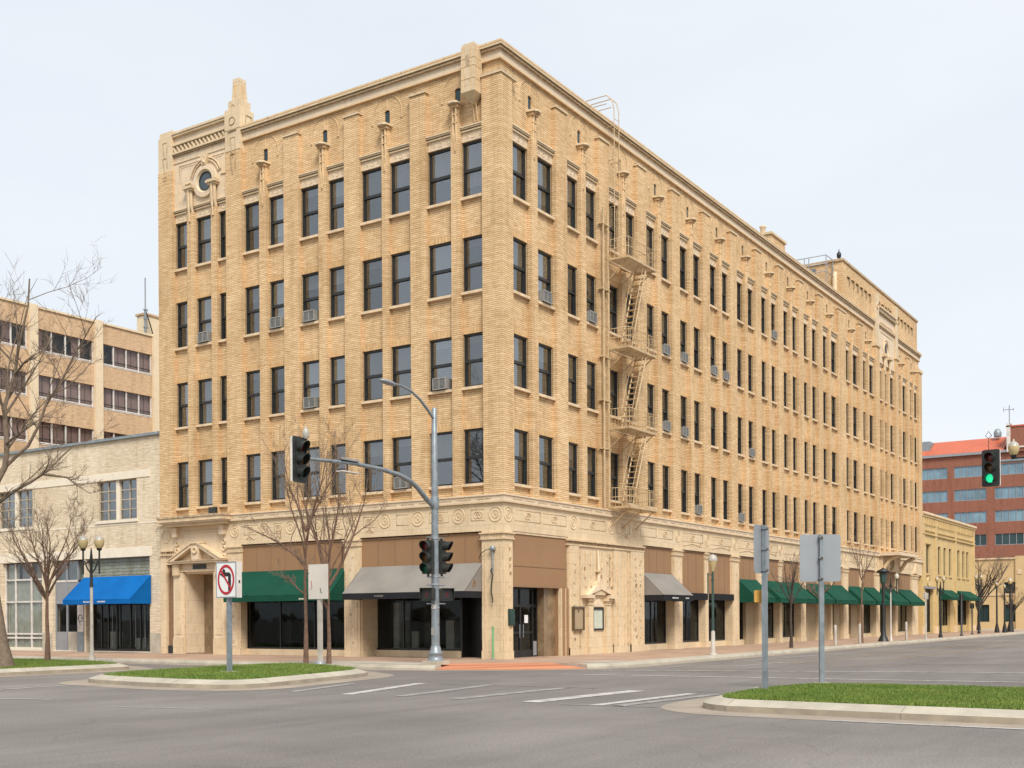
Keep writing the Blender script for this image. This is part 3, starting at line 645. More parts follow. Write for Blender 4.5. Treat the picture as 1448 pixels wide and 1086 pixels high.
# --- ornate end bay on the short facade: side piers, pinnacle, carved panel, oculus
mb = MB(); F = FL
mb.fbox(F, 14.14, 17.54, .10, .5, 19.81, 23.05, 'terra_lt')
mb.fbox(F, 14.14, 17.54, -.02, .5, 23.05, 23.14, 'terra'); mb.fbox(F, 14.14, 17.54, -.06, .55, 23.144, 23.24, 'terra')
mb.fbox(F, 14.14, 17.54, .0, .12, 22.66, 22.73, 'terra'); mb.fbox(F, 14.14, 17.54, -.03, .12, 22.27, 22.34, 'terra'); mb.fbox(F, 14.14, 17.54, .02, .12, 22.20, 22.265, 'carved')
u = 14.2
while u < 17.5:
    mb.fprism(F, [(u, 22.38), (u + .07, 22.36), (u + .24, 22.6), (u + .17, 22.64)], .03, .11, 'terra')
    mb.fring(F, u + .12, .07, 22.44, .05, .02, 'terra', 8); mb.fring(F, u + .2, .07, 22.57, .04, .018, 'terra', 8); u += .24
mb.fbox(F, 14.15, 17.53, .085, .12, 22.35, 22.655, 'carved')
u = 14.6
while u < 17.4: mb.fbox(F, u, u + .015, .097, .12, 21.93, 22.195, 'grime_shade'); u += .47
mb.fbox(F, 14.14, 17.54, .07, .12, 21.88, 21.92, 'ornament')
for off, r in ((0, .03), (.1, .02)):
    a, b, z0, z1 = 14.35 + off, 17.2 - off, 20.1, 21.72 - off
    mb.ftube(F, [(a, .1, z0), (a, .1, z1), (b, .1, z1), (b, .1, z0)], r, 'ornament', 5)
mb.build('carved_panel', B)
mb = MB(); c, zc = 15.5, 20.72
n = 28
for r0, d0, r1, d1, m in ((.70, .10, .70, -.02, 'terra_lt'), (.70, -.02, .50, -.03, 'terra_lt'), (.50, -.03, .40, .085, 'terra')):
    for i in range(n):
        t0, t1 = 2 * PI * i / n, 2 * PI * (i + 1) / n
        mb.quad(fp(F, c + r0 * math.cos(t0), d0, zc + r0 * math.sin(t0)), fp(F, c + r0 * math.cos(t1), d0, zc + r0 * math.sin(t1)), fp(F, c + r1 * math.cos(t1), d1, zc + r1 * math.sin(t1)), fp(F, c + r1 * math.cos(t0), d1, zc + r1 * math.sin(t0)), m)
mb.fprism(F, [(c + .41 * math.cos(2 * PI * i / n), zc + .41 * math.sin(2 * PI * i / n)) for i in range(n)], .080, .096, 'oculus')
mb.fring(F, c, .07, zc, .39, .03, 'frame', 24)
for q in (-1, 1):
    for rr in (.86, .98): mb.fring(F, c, .06, zc + .02, rr, .035, 'ornament', 12, PI / 2 + q * .22, PI / 2 + q * 1.25)
    mb.ftube(F, [(c + q * .95, .07, zc + .12), (c + q * 1.3, .07, zc + .1)], .03, 'ornament', 5)
mb.fprism(F, [(c - .12, zc + .68), (c + .12, zc + .68), (c + .2, zc + 1.12), (c - .2, zc + 1.12)], -.05, .1, 'terra')
mb.ftube(F, [(c - .05, -.06, zc + .75), (c + .04, -.07, zc + .9), (c - .03, -.06, zc + 1.05)], .05, 'ornament', 6)
mb.build('oculus_window', B)
for a, b in ORN_L:
    cc = (a + b) / 2; mb = MB()
    for q in (-.1, .1): mb.tube([fp(F, cc + q, .06, 19.5), fp(F, cc + q, -.02, 19.8), fp(F, cc + q, -.03, 20.42)], .07, 'ornament', 8)
    mb.tube([fp(F, cc, -.03, 19.1), fp(F, cc, -.08, 19.9), fp(F, cc, -.1, 20.42)], .05, 'ornament', 6)
    mb.fbox(F, cc - .24, cc + .24, -.13, .1, 20.42, 20.50, 'terra'); mb.fbox(F, cc - .3, cc + .3, -.2, .1, 20.504, 20.60, 'terra'); mb.fbox(F, cc - .26, cc + .26, -.16, .1, 20.604, 20.65, 'grime_shade')
    mb.build('colonnette', B)
# end pier and stepped pinnacle
mb = MB()
a, b = BIG_L[1]
mb.fbox(F, a, b - .02, -.03, .75, 21.605, 23.15, 'terra'); mb.fbox(F, a - .02, b - .08, .0, .7, 23.15, 23.38, 'terra')
for z in (22.0, 22.7): mb.ftube(F, [((a + b) / 2 - .14, -.03, z - .25), ((a + b) / 2 - .14, -.03, z + .2), ((a + b) / 2 + .14, -.03, z + .2), ((a + b) / 2 + .1, -.03, z - .1), ((a + b) / 2, -.03, z - .5)], .025, 'carved', 4)
mb.fring(F, (a + b) / 2, -.03, 21.3, .1, .025, 'carved', 10)
mb.build('corner_pier', B)
mb = MB(); a, b = BIG_L[0]; c = (a + b) / 2
mb.fbox(F, a, b, -.06, .72, 21.605, 22.5, 'terra'); mb.fbox(F, a - .01, b + .0, -.08, .74, 22.5, 23.36, 'terra')
mb.fbox(F, a + .06, b - .17, -.03, .62, 23.36, 23.74, 'terra')
lo = [(.02, a + .13), (.02, b - .33), (.52, b - .33), (.52, a + .13)]; hi = [(.06, a + .165), (.06, b - .37), (.47, b - .37), (.47, a + .165)]
P = [(d, u, 23.74) for d, u in lo] + [(d, u, 24.52) for d, u in hi]
mb.add(P, [(0, 1, 2, 3), (4, 5, 6, 7), (0, 1, 5, 4), (1, 2, 6, 5), (2, 3, 7, 6), (3, 0, 4, 7)], 'terra')
mb.box(.055, .475, a + .16, b - .365, 24.52, 24.68, 'terra_lt')
cs = (a + .13 + b - .33) / 2
mb.box(.02, .1, cs - .05, cs + .05, 23.85, 24.4, 'orn_brick'); mb.box(.18, .36, a + .125, a + .2, 23.85, 24.4, 'orn_brick')
mb.fring(F, c, -.08, 22.85, .17, .03, 'carved', 12); mb.fring(F, c, -.02, 23.45, .1, .025, 'carved', 10)
mb.tube([(.25, a - .02, 22.7), (.25, a - .02, 23.1), (.6, a - .02, 23.1), (.6, a - .02, 22.7), (.25, a - .02, 22.7)], .025, 'carved', 4)
mb.fbox(F, c - .25, c + .25, -.11, 0, 22.42, 22.47, 'carved')
for zz in (21.9, 21.2): mb.ftube(F, [(c - .15, -.06, zz - .4), (c - .15, -.06, zz + .25), (c + .15, -.06, zz + .25), (c + .12, -.06, zz), (c, -.06, zz - .6)], .022, 'carved', 4)
mb.build('pinnacle', B)
# hanging terracotta pier near the corner
mb = MB()
mb.box(-.40, .1, .90, 1.48, 20.80, 22.46, 'terra'); mb.box(-.37, .1, .93, 1.45, 22.46, 22.56, 'terra_lt')
P = [(-.40, .90, 20.796), (.1, .90, 20.796), (.1, 1.48, 20.796), (-.40, 1.48, 20.796), (-.08, 1.16, 20.46), (.1, 1.16, 20.46), (.1, 1.22, 20.46), (-.08, 1.22, 20.46)]
mb.add(P, [(0, 1, 2, 3), (4, 5, 6, 7), (0, 1, 5, 4), (1, 2, 6, 5), (2, 3, 7, 6), (3, 0, 4, 7)], 'terra')
for z in (21.25, 21.7, 22.0): mb.box(-.412, .05, .89, 1.49, z, z + .02, 'orn_brick')
mb.box(-.41, -.39, 1.1, 1.28, 21.75, 22.15, 'grime_shade')
for y in (1.0, 1.36): mb.box(-.41, -.39, y, y + .02, 20.85, 22.4, 'orn_brick')
mb.box(-.2, -.18, .885, .9, 20.85, 22.4, 'orn_brick')
for u in (1.12, 1.26): mb.ftube(FL, [(u, -.0, 20.6), (u, .08, 20.2), (u, .12, 19.9)], .025, 'orn_brick', 5)
mb.build('hanging_pier', B)

# --- ornate bay of the long facade and the penthouse behind it
mb = MB(); F = FR
mb.fbox(F, 48.45, 52.75, .06, .5, 19.81, 23.3, 'terra_lt'); mb.fbox(F, 48.45, 52.75, -.08, .3, 23.304, 23.6, 'carved'); mb.fbox(F, 48.45, 52.75, -.14, .3, 23.604, 23.75, 'ornament')
mb.fring(F, 50.7, -.05, 23.9, .18, .07, 'carved', 10)
c, zc = 50.45, 20.75
mb.fring(F, c, .05, zc + .1, .62, .09, 'terra', 16, -.6, PI + .6); mb.fring(F, c, .03, zc + .1, .8, .04, 'ornament', 16, -.1, PI + .1)
mb.fbox(F, c - .25, c + .25, .045, .07, zc - .2, zc + .55, 'frame')
for u in (49.77, 51.15):
    mb.tube([fp(F, u, -.03, 19.3), fp(F, u, -.04, 20.3)], .09, 'ornament', 7); mb.fbox(F, u - .32, u + .32, -.22, .1, 20.3, 20.5, 'ornament')
for z in (22.0, 22.7): mb.fbox(F, 49.1, 52.4, .03, .08, z, z + .06, 'ornament')
mb.build('carved_panel', B)
for a, b in BIG_R:
    mb = MB(); mb.fbox(F, a + .05, b - .05, -.05, .3, 20.92, 24.5 if a < 50 else 24.66, 'terra'); mb.fbox(F, a - .08, b + .08, -.14, .3, 20.7, 20.91, 'ornament'); mb.fring(F, (a + b) / 2, -.06, 23.6, .2, .05, 'ornament', 10)
    mb.build('corner_pier', B)
mb = MB(); mb.fbox(FR, 59.45, XR + .12, -.14, .4, 20.905, 21.1, 'ornament'); mb.fbox(FR, 59.55, XR, -.04, .3, 21.1, 21.25, 'terra'); mb.build('pier_cap', B)
mb = MB()
mb.wall(('R', .24), 40.9, XR - .2, 22.3, 25.05, 0, .3, [], 'brick'); mb.wall(('L', 40.9), .54, 12.5, 21.8, 25.05, 0, .3, [], 'brick')
mb.box(41.1, XR - .4, .5, 12.4, 24.7, 24.8, 'roof')
mb.box(40.8, XR - .1, .16, .5, 25.052, 25.2, 'grime_shade'); mb.box(40.8, 41.1, .504, 12.5, 25.052, 25.2, 'grime_shade')
for a0, n_ in ((41.8, 6), (49.0, 4), (54.2, 5)):
    for i in range(n_):
        u = a0 + i * .98
        mb.fbox(FR, u, u + .5, .14, .26, 24.2, 24.32, 'brick'); mb.fbox(FR, u + .42, u + .52, .15, .238, 23.75, 24.2, 'carved')
mb.build('penthouse', B)
mb = MB(); mb.tube([(40.85, .75, 21.9), (40.85, .75, 24.2), (40.95, .75, 24.3)], .16, 'terra', 10); mb.tube([(40.8, 2.3, 21.9), (40.8, 2.3, 24.6)], .09, 'galv', 8); mb.box(40.6, 40.95, 2.0, 2.6, 24.55, 24.75, 'galv'); mb.build('drain_pipe', B)
mb = MB(); mb.lathe([(.09, 25.2), (.09, 25.28), (.15, 25.38), (.15, 25.55), (.08, 25.68), (.03, 25.72), (.03, 25.85)], 41.0, .5, 'iron', 12); mb.build('roof_vent', B)
mb = MB(); mb.box(35.2, 37.7, 3, 5.2, 21.8, 25.75, 'brick'); mb.box(35.1, 37.8, 2.9, 5.3, 25.754, 25.9, 'terra'); mb.lathe([(.17, 25.95), (.17, 26.62), (.22, 26.66), (.22, 26.76), (.1, 26.8)], 36.4, 4.0, 'terra_lt', 14); mb.build('chimney', B)
mb = MB(); mb.box(36.0, 39.0, .9, 2.2, 21.8, 23.3, 'tanbrick'); mb.build('roof_hatch', B)
t = thing('roof_railing', 'thin grey pipe railing on the roof beside the far penthouse', 'railing', (0, 0, 0)); mb = MB()
for x, y in ((39.4, .85), (39.4, 2.0), (39.4, 2.3), (39.4, 3.4), (40.8, .85), (41.7, .85)): mb.tube([(x, y, 21.8), (x, y, 25.15)], .03, 'galvsign', 6)
for z in (25.15, 24.6, 24.1): mb.tube([(39.4, 3.6, z), (39.4, .85, z), (41.75, .85, z)], .03, 'galvsign', 6)
mb.build('rail', t)

# ================================================================== GROUND FLOOR OF THE MAIN BUILDING
mb = MB()                                              # belt course
for F, e in ((FR, XR + .1), (FL, YL + .02)):
    for d0, z0, z1, m in ((-.10, 5.84, 5.885, 'terra'), (-.08, 5.888, 6.085, 'terra_lt'), (-.12, 6.088, 6.14, 'terra_lt')):
        mb.fbox(F, d0 if F is FR else .3, e, d0, .3, z0, z1, m)
    u = .5
    while u < min(e, 58): mb.fbox(F, u, u + .62, -.088, 0, 5.965, 5.995, 'grime_shade'); u += .88
mb.build('belt_course', B)
mb = MB()
mb.wall(FR, .0, XR, 4.82, 5.84, .0, .45, [], 'terra'); mb.wall(FL, .45, 14.15, 4.82, 5.84, .0, .45, [], 'terra')
mb.wall(FL, 17.57, YL, 4.82, 5.84, .0, .45, [], 'terra')
r3 = random.Random(5)
def scroll(F, u, z, s, flip):
    p = []
    for i in range(15):
        t = i / 14; a = t * 2.6 * PI; r = s * (1 - .75 * t)
        p.append((u + flip * (r * math.cos(a) - s), -.012, z + r * math.sin(a)))
    mb.ftube(F, p, .012, 'ornament', 4)
def frieze(F, edges):
    for i, u in enumerate(edges):
        mb.fring(F, u, -.003, 5.42, .27, .022, 'ornament', 18); mb.fring(F, u, -.002, 5.42, .14, .018, 'ornament', 12)
        mb.fring(F, u, .002, 5.42, .04, .02, 'ornament', 8)
        if i + 1 < len(edges):
            v = edges[i + 1]; L_ = v - u - .9
            if L_ < .6: continue
            k = max(1, int(L_ / 1.5)); st = L_ / k
            for j in range(k):
                a = u + .45 + j * st; b = a + st - .12
                mb.ftube(F, [(a, -.006, 5.22), (b, -.006, 5.22), (b, -.006, 5.62), (a, -.006, 5.62), (a, -.006, 5.22)], .011, 'ornament', 4)
                if r3.random() < .8:
                    m_ = (a + b) / 2
                    scroll(F, m_ + .1, 5.4, .17, 1); scroll(F, m_ - .1, 5.4, .17, -1)
                    if r3.random() < .6: scroll(F, b - .2, 5.08, .13, 1); mb.ftube(F, [(a + .1, -.008, 5.0), (m_, -.012, 5.14), (b - .1, -.008, 5.03)], .018, 'ornament', 4)
frieze(FR, [.3, 5.0, 8.2, 10.4, 14.7, 18.1, 21.7, 25.2, 28.4, 32.0, 35.1, 38.0, 40.3, 44.1, 47.7, 52.6, 55.0, 58.2])
frieze(FL, [.35, 2.0, 3.9, 5.5, 7.15, 9.0, 10.5, 12.0, 13.75])
mb.build('frieze', B)

# pilasters carrying the frieze
def pilaster(F, a, b, d1=.5, d0=-.04, flutes=1):
    mb = MB()
    mb.fbox(F, a, b, d0, d1, .15, 4.82, 'terra')
    mb.fbox(F, a - .03, b + .03, d0 - .05, d1 - .1, 4.5, 4.55, 'ornament'); mb.fbox(F, a - .02, b + .02, d0 - .035, d1 - .1, 4.555, 4.70, 'terra'); mb.fbox(F, a - .05, b + .05, d0 - .08, d1 - .1, 4.705, 4.76, 'ornament')
    n = int((b - a) / .09)
    for i in range(n): u = a + (i + .5) * (b - a) / n; mb.fbox(F, u - .015, u + .015, d0 - .045, d0, 4.58, 4.68, 'grime_shade')
    if b - a > .6:
        for u in (a + .1, b - .13): mb.fbox(F, u, u + .03, d0 - .018, d0, .4, 4.35, 'ornament')
        mb.fbox(F, (a + b) / 2 - .11, (a + b) / 2 + .11, d0 - .012, d0, .5, 4.3, 'terra_lt')
        rr = random.Random(int(a * 100)); z = .7
        while z < 4.2:
            u = (a + b) / 2 + rr.uniform(-.06, .06); q = rr.uniform(.03, .06)
            mb.fring(F, u, d0 - .015, z, q, .014, rr.choice(('ornament', 'grime_shade', 'ornament')), 7); mb.ftube(F, [(u, d0 - .014, z + q), (u + rr.uniform(-.08, .08), d0 - .014, z + .28)], .012, 'ornament', 4); z += rr.uniform(.3, .55)
    mb.fbox(F, a - .015, b + .015, d0 - .02, d1, .15, .42, 'terra')
    return mb.build('pilaster', B)
mb = MB()                                              # corner pier
mb.box(-.02, .56, -.02, .95, .15, 4.82, 'terra'); mb.box(-.04, .58, -.04, .97, .15, .45, 'terra')
mb.box(-.08, .62, -.08, 1.01, 4.5, 4.55, 'ornament'); mb.box(-.05, .59, -.05, .98, 4.555, 4.70, 'terra'); mb.box(-.1, .64, -.1, 1.03, 4.705, 4.76, 'ornament')
for i in range(9): mb.box(-.062, -.03, .05 + i * .105, .08 + i * .105, 4.58, 4.68, 'grime_shade')
for i in range(6): mb.box(.04 + i * .095, .07 + i * .095, -.062, -.03, 4.58, 4.68, 'grime_shade')
for u in (.1, .78): mb.box(-.04, -.01, u, u + .04, .5, 4.35, 'ornament')
for u in (.06, .26, .46): mb.box(u, u + .035, -.04, -.01, .5, 4.35, 'ornament')
rr = random.Random(4); z = .9
while z < 4.2: mb.fring(FR, .36 + rr.uniform(-.05, .05), -.03, z, .05, .016, rr.choice(('ornament', 'carved')), 8); z += rr.uniform(.22, .5)
mb.build('pilaster', B)
PIL_R = [(14.25, 15.12), (21.2, 22.1), (24.8, 25.6), (31.6, 32.5), (39.8, 40.85), (47.25, 48.2), (52.3, 53.0), (57.1, 59.0)]
MUL_R = [(17.9, 18.28), (28.2, 28.65), (34.9, 35.4), (43.7, 44.4), (37.4, 37.7)]
for a, b in PIL_R: pilaster(FR, a, b)
for a, b in MUL_R: pilaster(FR, a, b, .45, .02)
pilaster(FL, 6.78, 7.58, .5); pilaster(FL, 13.38, 14.15, .5)
# shop bays
def shop(F, a, b, ztop, gz0, gz1, gd=.42, nm=2, label=None, inner='interior2', bulk=True):
    t = MB()
    if gz1 < ztop:
        t.fbox(F, a, b, .10, .20, gz1 + .0, ztop, 'panel')
        t.fbox(F, a, b, .07, .12, ztop - .07, ztop, 'panel2'); t.fbox(F, a, b, .07, .12, gz1, gz1 + .06, 'panel2')
        n = max(2, int(round((b - a) / .8)))
        for i in range(1, n): u = a + (b - a) * i / n; t.fbox(F, u - .018, u + .018, .085, .12, gz1 + .06, ztop - .07, 'panel2')
        t.build('transom_panel', B)
    t = MB(); fr = .055
    if bulk: t.fbox(F, a, b, gd - .12, gd + .12, .15, gz0, 'terra')
    t.fbox(F, a, b, gd - .03, gd + .05, gz0, gz0 + .08, 'blackmetal'); t.fbox(F, a, b, gd - .03, gd + .05, gz1 - .15, gz1, 'blackmetal')
    for i in range(nm + 1):
        u = a + (b - a - fr) * i / nm; t.fbox(F, u, u + fr, gd - .03, gd + .05, gz0 + .08, gz1 - .15, 'blackmetal')
    s = t.build('storefront', B)
    g = MB(); g.fbox(F, a + .02, b - .02, gd, gd + .008, gz0 + .05, gz1 - .1, 'shopglass'); g.build('pane', s)
    g = MB(); rr = random.Random(int(a * 37)); u = a
    while u < b - .2:
        w_ = rr.uniform(.12, .5)
        if rr.random() < .55: g.fbox(F, u, min(u + w_, b), gd + .45 + rr.uniform(0, .8), gd + 1.3, gz0, gz0 + rr.uniform(.7, 2.0), rr.choice(('interior', 'interior2', 'interior', 'dark')))
        u += w_ + rr.uniform(.1, .5)
    if g.v: g.build('display', s)
    return s
# long facade, from the corner
mb = MB(); F = FR
mb.fbox(F, .56, 4.55, .06, .22, 2.8, 4.80, 'panel'); mb.fbox(F, .56, 4.55, .03, .08, 2.78, 2.84, 'panel2'); mb.fbox(F, .56, 4.55, .045, .07, 3.55, 3.565, 'panel2'); mb.fbox(F, .56, 4.55, .02, .1, 4.74, 4.81, 'terra'); mb.build('transom_panel', B)
mb = MB(); mb.fbox(F, 3.15, 3.98, .25, 3.3, .15, 2.79, 'granite'); mb.fbox(F, 3.98, 4.58, -.02, .5, .15, 2.79, 'panel'); mb.fbox(F, 3.96, 4.02, -.05, .1, .15, 2.79, 'terra'); mb.fbox(F, 4.3, 4.34, -.04, .1, .15, 2.79, 'terra'); mb.build('entry_wall', B)
mb = MB(); g = MB()
yy = .55                                              # recessed entrance doors behind the corner
mb.box(.6, 3.14, yy, yy + .08, 2.05, 2.16, 'blackmetal'); mb.box(.6, 3.14, yy, yy + .08, 2.72, 2.85, 'blackmetal')
for x in (.62, 1.0, 1.9, 2.75, 3.06): mb.box(x, x + .07, yy - .01, yy + .09, .16, 2.72, 'blackmetal')
for x in (1.07, 1.97): mb.box(x, x + .83, yy, yy + .07, .16, .42, 'blackmetal'); mb.box(x, x + .83, yy, yy + .07, 1.05, 1.13, 'blackmetal')
for x in (1.80, 2.05): mb.tube([(x, yy - .06, .9), (x, yy - .06, 1.4)], .018, 'galv', 6)
mb.box(2.82, 3.05, yy - .02, yy + .02, .2, .75, 'greypanel'); mb.box(2.2, 2.45, yy - .015, yy - .008, 1.45, 1.75, 'signwhite')
d = mb.build('entrance_door', B); g.box(.62, 3.1, yy + .03, yy + .04, .4, 2.75, 'shopglass'); g.build('pane', d)
# blind carved bay with the little temple-fronted ticket window
mb = MB()
mb.fbox(F, 4.58, 11.12, .0, .45, .15, 4.82, 'terra')
mb.fbox(F, 4.5, 11.15, -.07, .1, 4.5, 4.56, 'ornament'); mb.fbox(F, 4.5, 11.15, -.11, .1, 4.68, 4.75, 'ornament')
for i in range(60): mb.fbox(F, 4.56 + i * .11, 4.60 + i * .11, -.05, 0, 4.58, 4.66, 'grime_shade')
for a, b, dd in ((4.6, 5.35, -.06), (8.3, 9.5, -.03), (9.85, 11.1, -.06)):
    mb.fbox(F, a, b, dd, .02, .15, 4.49, 'terra'); mb.fbox(F, a, b, dd - .02, .02, .15, .45, 'terra')
for u in (4.75, 5.2, 5.42, 8.22, 8.6, 9.2, 9.56, 9.78, 10.0, 10.5, 10.95): mb.fbox(F, u, u + .05, -.085, .02, .5, 4.4, 'ornament'); mb.fbox(F, u + .055, u + .08, -.066, .02, .5, 4.4, 'grime_shade')  # dark strip beside each flute paints in the groove's shade
rr = random.Random(9)
for u in (4.98, 5.6, 5.95, 6.4, 7.35, 7.85, 8.1, 10.25, 10.72):
    z0 = .8 if u < 5.3 or u > 8.2 else 2.9
    mb.ftube(F, [(u, -.01, z0), (u, -.02, 4.35)], .03, 'ornament', 6)
    z = z0
    while z < 4.2: mb.fring(F, u + rr.uniform(-.07, .07), -.075 if u < 5.3 or u > 8.2 else -.02, z, rr.uniform(.03, .07), .018, rr.choice(('ornament', 'carved', 'grime_shade', 'ornament')), 7); z += rr.uniform(.18, .5)
for u in (5.65, 7.98): mb.fbox(F, u - .04, u + .04, -.003, .02, 2.9, 4.3, 'carved')
mb.tube([fp(F, 6.9, -.06, 3.0), fp(F, 6.9, -.10, 3.5), fp(F, 6.9, -.05, 4.42)], [.1, .07, .03], 'terra_lt', 8)
mb.fbox(F, 6.76, 7.04, -.2, 0, 3.5, 3.58, 'ornament')
mb.build('carved_panel', B)
mb = MB(); a, b = 5.75, 8.15; c = 6.95
for u in (6.2, 7.7): mb.fbox(F, u - .2, u + .2, -.12, 0, .15, 2.3, 'terra'); mb.fbox(F, u - .26, u + .26, -.18, 0, 2.304, 2.42, 'ornament'); mb.fbox(F, u - .22, u + .22, -.15, 0, .15, .5, 'terra')
for u in (6.2, 7.7):
    for z in (2.15, 2.25): mb.fbox(F, u - .22, u + .22, -.15, 0, z, z + .03, 'ornament')
for u in (5.95, 7.95): mb.fbox(F, u - .35, u + .35, -.26, 0, 2.424, 2.56, 'terra_lt')
mb.fprism(F, [(a + .25, 2.565), (c - .35, 2.95), (c + .35, 2.95), (b - .25, 2.565), (c + .9, 2.565), (c, 2.8), (c - .9, 2.565)], -.2, 0, 'terra_lt')
mb.fprism(F, [(c - .45, 2.565), (c + .45, 2.565), (c + .3, 3.05), (c, 3.18), (c - .3, 3.05)], -.14, 0, 'terra')
mb.fprism(F, [(6.45, 2.08), (7.45, 2.08), (c, 2.4)], -.08, 0, 'terra_lt')
mb.build('window_surround', B)
mb = MB(); mb.fbox(F, 6.5, 7.4, -.05, .02, 1.12, 1.19, 'blackmetal'); mb.fbox(F, 6.5, 7.4, -.05, .02, 1.96, 2.04, 'blackmetal'); mb.fbox(F, 6.5, 6.57, -.05, .02, 1.19, 1.96, 'blackmetal'); mb.fbox(F, 7.33, 7.4, -.05, .02, 1.19, 1.96, 'blackmetal')
o = mb.build('ticket_window', B); g = MB(); g.fbox(F, 6.57, 7.33, -.02, -.004, 1.19, 1.96, 'greencurtain'); g.build('pane', o)
BAYS_R = [(11.15, 14.2, 3.6, 2), (15.12, 17.9, 2.75, 2), (18.28, 21.2, 2.75, 2), (22.1, 24.8, 3.6, 2), (25.6, 28.2, 3.6, 2), (28.65, 31.6, 3.6, 2), (32.5, 34.9, 3.6, 2), (35.4, 37.4, 3.6, 2), (37.7, 39.8, 3.6, 2), (40.85, 43.7, 3.6, 2), (44.4, 47.25, 3.6, 2), (48.2, 52.3, 3.6, 3), (53.0, 57.1, 3.6, 3)]
for a, b, zg, nm in BAYS_R: shop(FR, a, b, 4.80, .42, zg, .42, nm)
for a, b in ((15.12, 17.9), (18.28, 21.2)):
    mb = MB(); mb.fbox(FR, a, b, -.12, .1, 2.46, 2.78, 'awn_black'); mb.build('fascia', B)
for a, b in ((23.6, 24.75), (33.3, 34.85), (36.2, 37.35), (38.6, 39.75), (42.2, 43.65), (50.6, 52.2)):
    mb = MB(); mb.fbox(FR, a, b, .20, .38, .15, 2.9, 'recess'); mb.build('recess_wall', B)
# short facade
shop(FL, 7.58, 13.38, 4.78, .40, 3.62, .36, 3)
s = shop(FL, 2.55, 6.78, 4.78, .40, 3.62, .95, 3, bulk=True)
mb = MB(); mb.fbox(FL, 1.0, 2.55, .10, .2, 3.62, 4.78, 'panel'); mb.fbox(FL, 1.75, 1.79, .085, .12, 3.68, 4.71, 'panel2'); mb.build('transom_panel', B)
mb = MB(); mb.fbox(FL, 1.0, 2.55, 1.45, 1.5, .15, 3.5, 'blackmetal'); mb.fbox(FL, 2.5, 2.56, .9, 1.5, .15, 3.5, 'blackmetal'); mb.fbox(FL, 1.9, 1.95, 1.38, 1.46, .8, 2.1, 'galv'); mb.build('shop_door', B)
mb = MB(); mb.fbox(FL, 6.72, 6.80, .05, 1.0, .15, 3.6, 'terra'); mb.fbox(FL, .9, 6.8, .2, 1.5, 3.62, 3.7, 'dark'); mb.build('entry_wall', B)
# monumental doorway at the end of the short facade
mb = MB(); F = FL
mb.wall(F, 14.15, 17.57, .15, 5.84, .0, 1.2, [(15.02, 16.83, .1, 3.66)], 'terra_lt')
for a, b in ((14.3, 14.95), (16.9, 17.5)): mb.fbox(F, a, b, -.10, 0, .15, 3.72, 'terra_lt'); mb.fbox(F, a + .12, b - .12, -.12, 0, 1.0, 3.5, 'terra'); mb.fbox(F, a - .03, b + .03, -.13, 0, .15, .86, 'terra')
mb.fbox(F, 14.95, 15.02, -.06, 0, .15, 3.72, 'ornament'); mb.fbox(F, 16.83, 16.9, -.06, 0, .15, 3.72, 'ornament')
mb.fbox(F, 14.3, 17.5, -.12, 0, 3.74, 3.82, 'ornament'); mb.fbox(F, 14.35, 17.45, -.05, 0, 3.825, 4.10, 'terra_lt')
mb.fbox(F, 15.45, 16.3, -.07, 0, 3.86, 4.06, 'frame')
for a, b in ((14.35, 14.75), (17.05, 17.45)): mb.fbox(F, a, b, -.22, 0, 3.6, 4.1, 'ornament')
mb.fbox(F, 14.2, 17.6, -.34, 0, 4.11, 4.18, 'terra_lt'); mb.fbox(F, 14.15, 17.65, -.38, 0, 4.184, 4.23, 'grime_shade')
c = 15.9
for q in (-1, 1):
    mb.fprism(F, [(c + q * 1.65, 4.235), (c + q * .25, 4.92), (c + q * .25, 4.78), (c + q * 1.35, 4.235)], -.34, 0, 'terra_lt')
    mb.fprism(F, [(c + q * 1.68, 4.27), (c + q * .22, 5.0), (c + q * .22, 4.925), (c + q * 1.66, 4.238)], -.38, 0, 'terra')
mb.fprism(F, [(c - 1.3, 4.236), (c + 1.3, 4.236), (c, 4.86)], -.06, 0, 'ornament')
mb.fprism(F, [(c - .2, 4.25), (c + .2, 4.25), (c + .3, 4.95), (c - .3, 4.95)], -.3, 0, 'terra_lt'); mb.fring(F, c, -.31, 4.65, .13, .05, 'ornament', 10); mb.fbox(F, c - .36, c + .36, -.36, 0, 4.954, 5.03, 'terra')
for off in (0, .12): mb.ftube(F, [(14.7 + off, -.0, 4.6), (14.7 + off, -.0, 5.55 - off), (17.1 - off, -.0, 5.55 - off), (17.1 - off, 0, 4.6)], .025, 'ornament', 4)
for u in (14.4, 17.35):
    mb.fbox(F, u - .13, u + .13, -.2, 0, 5.3, 5.72, 'terra_lt')
    for z in (4.35, 4.7, 5.0): mb.fring(F, u, -.02, z, .1, .04, 'ornament', 8)
mb.build('doorway_surround', B)
mb = MB()
mb.fbox(F, 13.95, 17.95, -.5, .1, 5.86, 5.92, 'terra_lt'); mb.fbox(F, 13.9, 18.0, -.56, .1, 5.924, 6.08, 'sill'); mb.fbox(F, 13.86, 18.04, -.6, .1, 6.084, 6.17, 'grime_shade')
mb.fbox(F, 14.05, 17.85, -.38, .0, 5.74, 5.856, 'terra'); mb.fbox(F, 14.8, 15.25, -.1, .28, 6.175, 6.5, 'frame')
mb.build('door_canopy', B)
mb = MB(); mb.fbox(F, 15.02, 16.83, 1.05, 1.1, .15, 3.66, 'granite'); mb.fbox(F, 15.02, 15.05, .3, 1.1, .15, 3.66, 'beigebase')
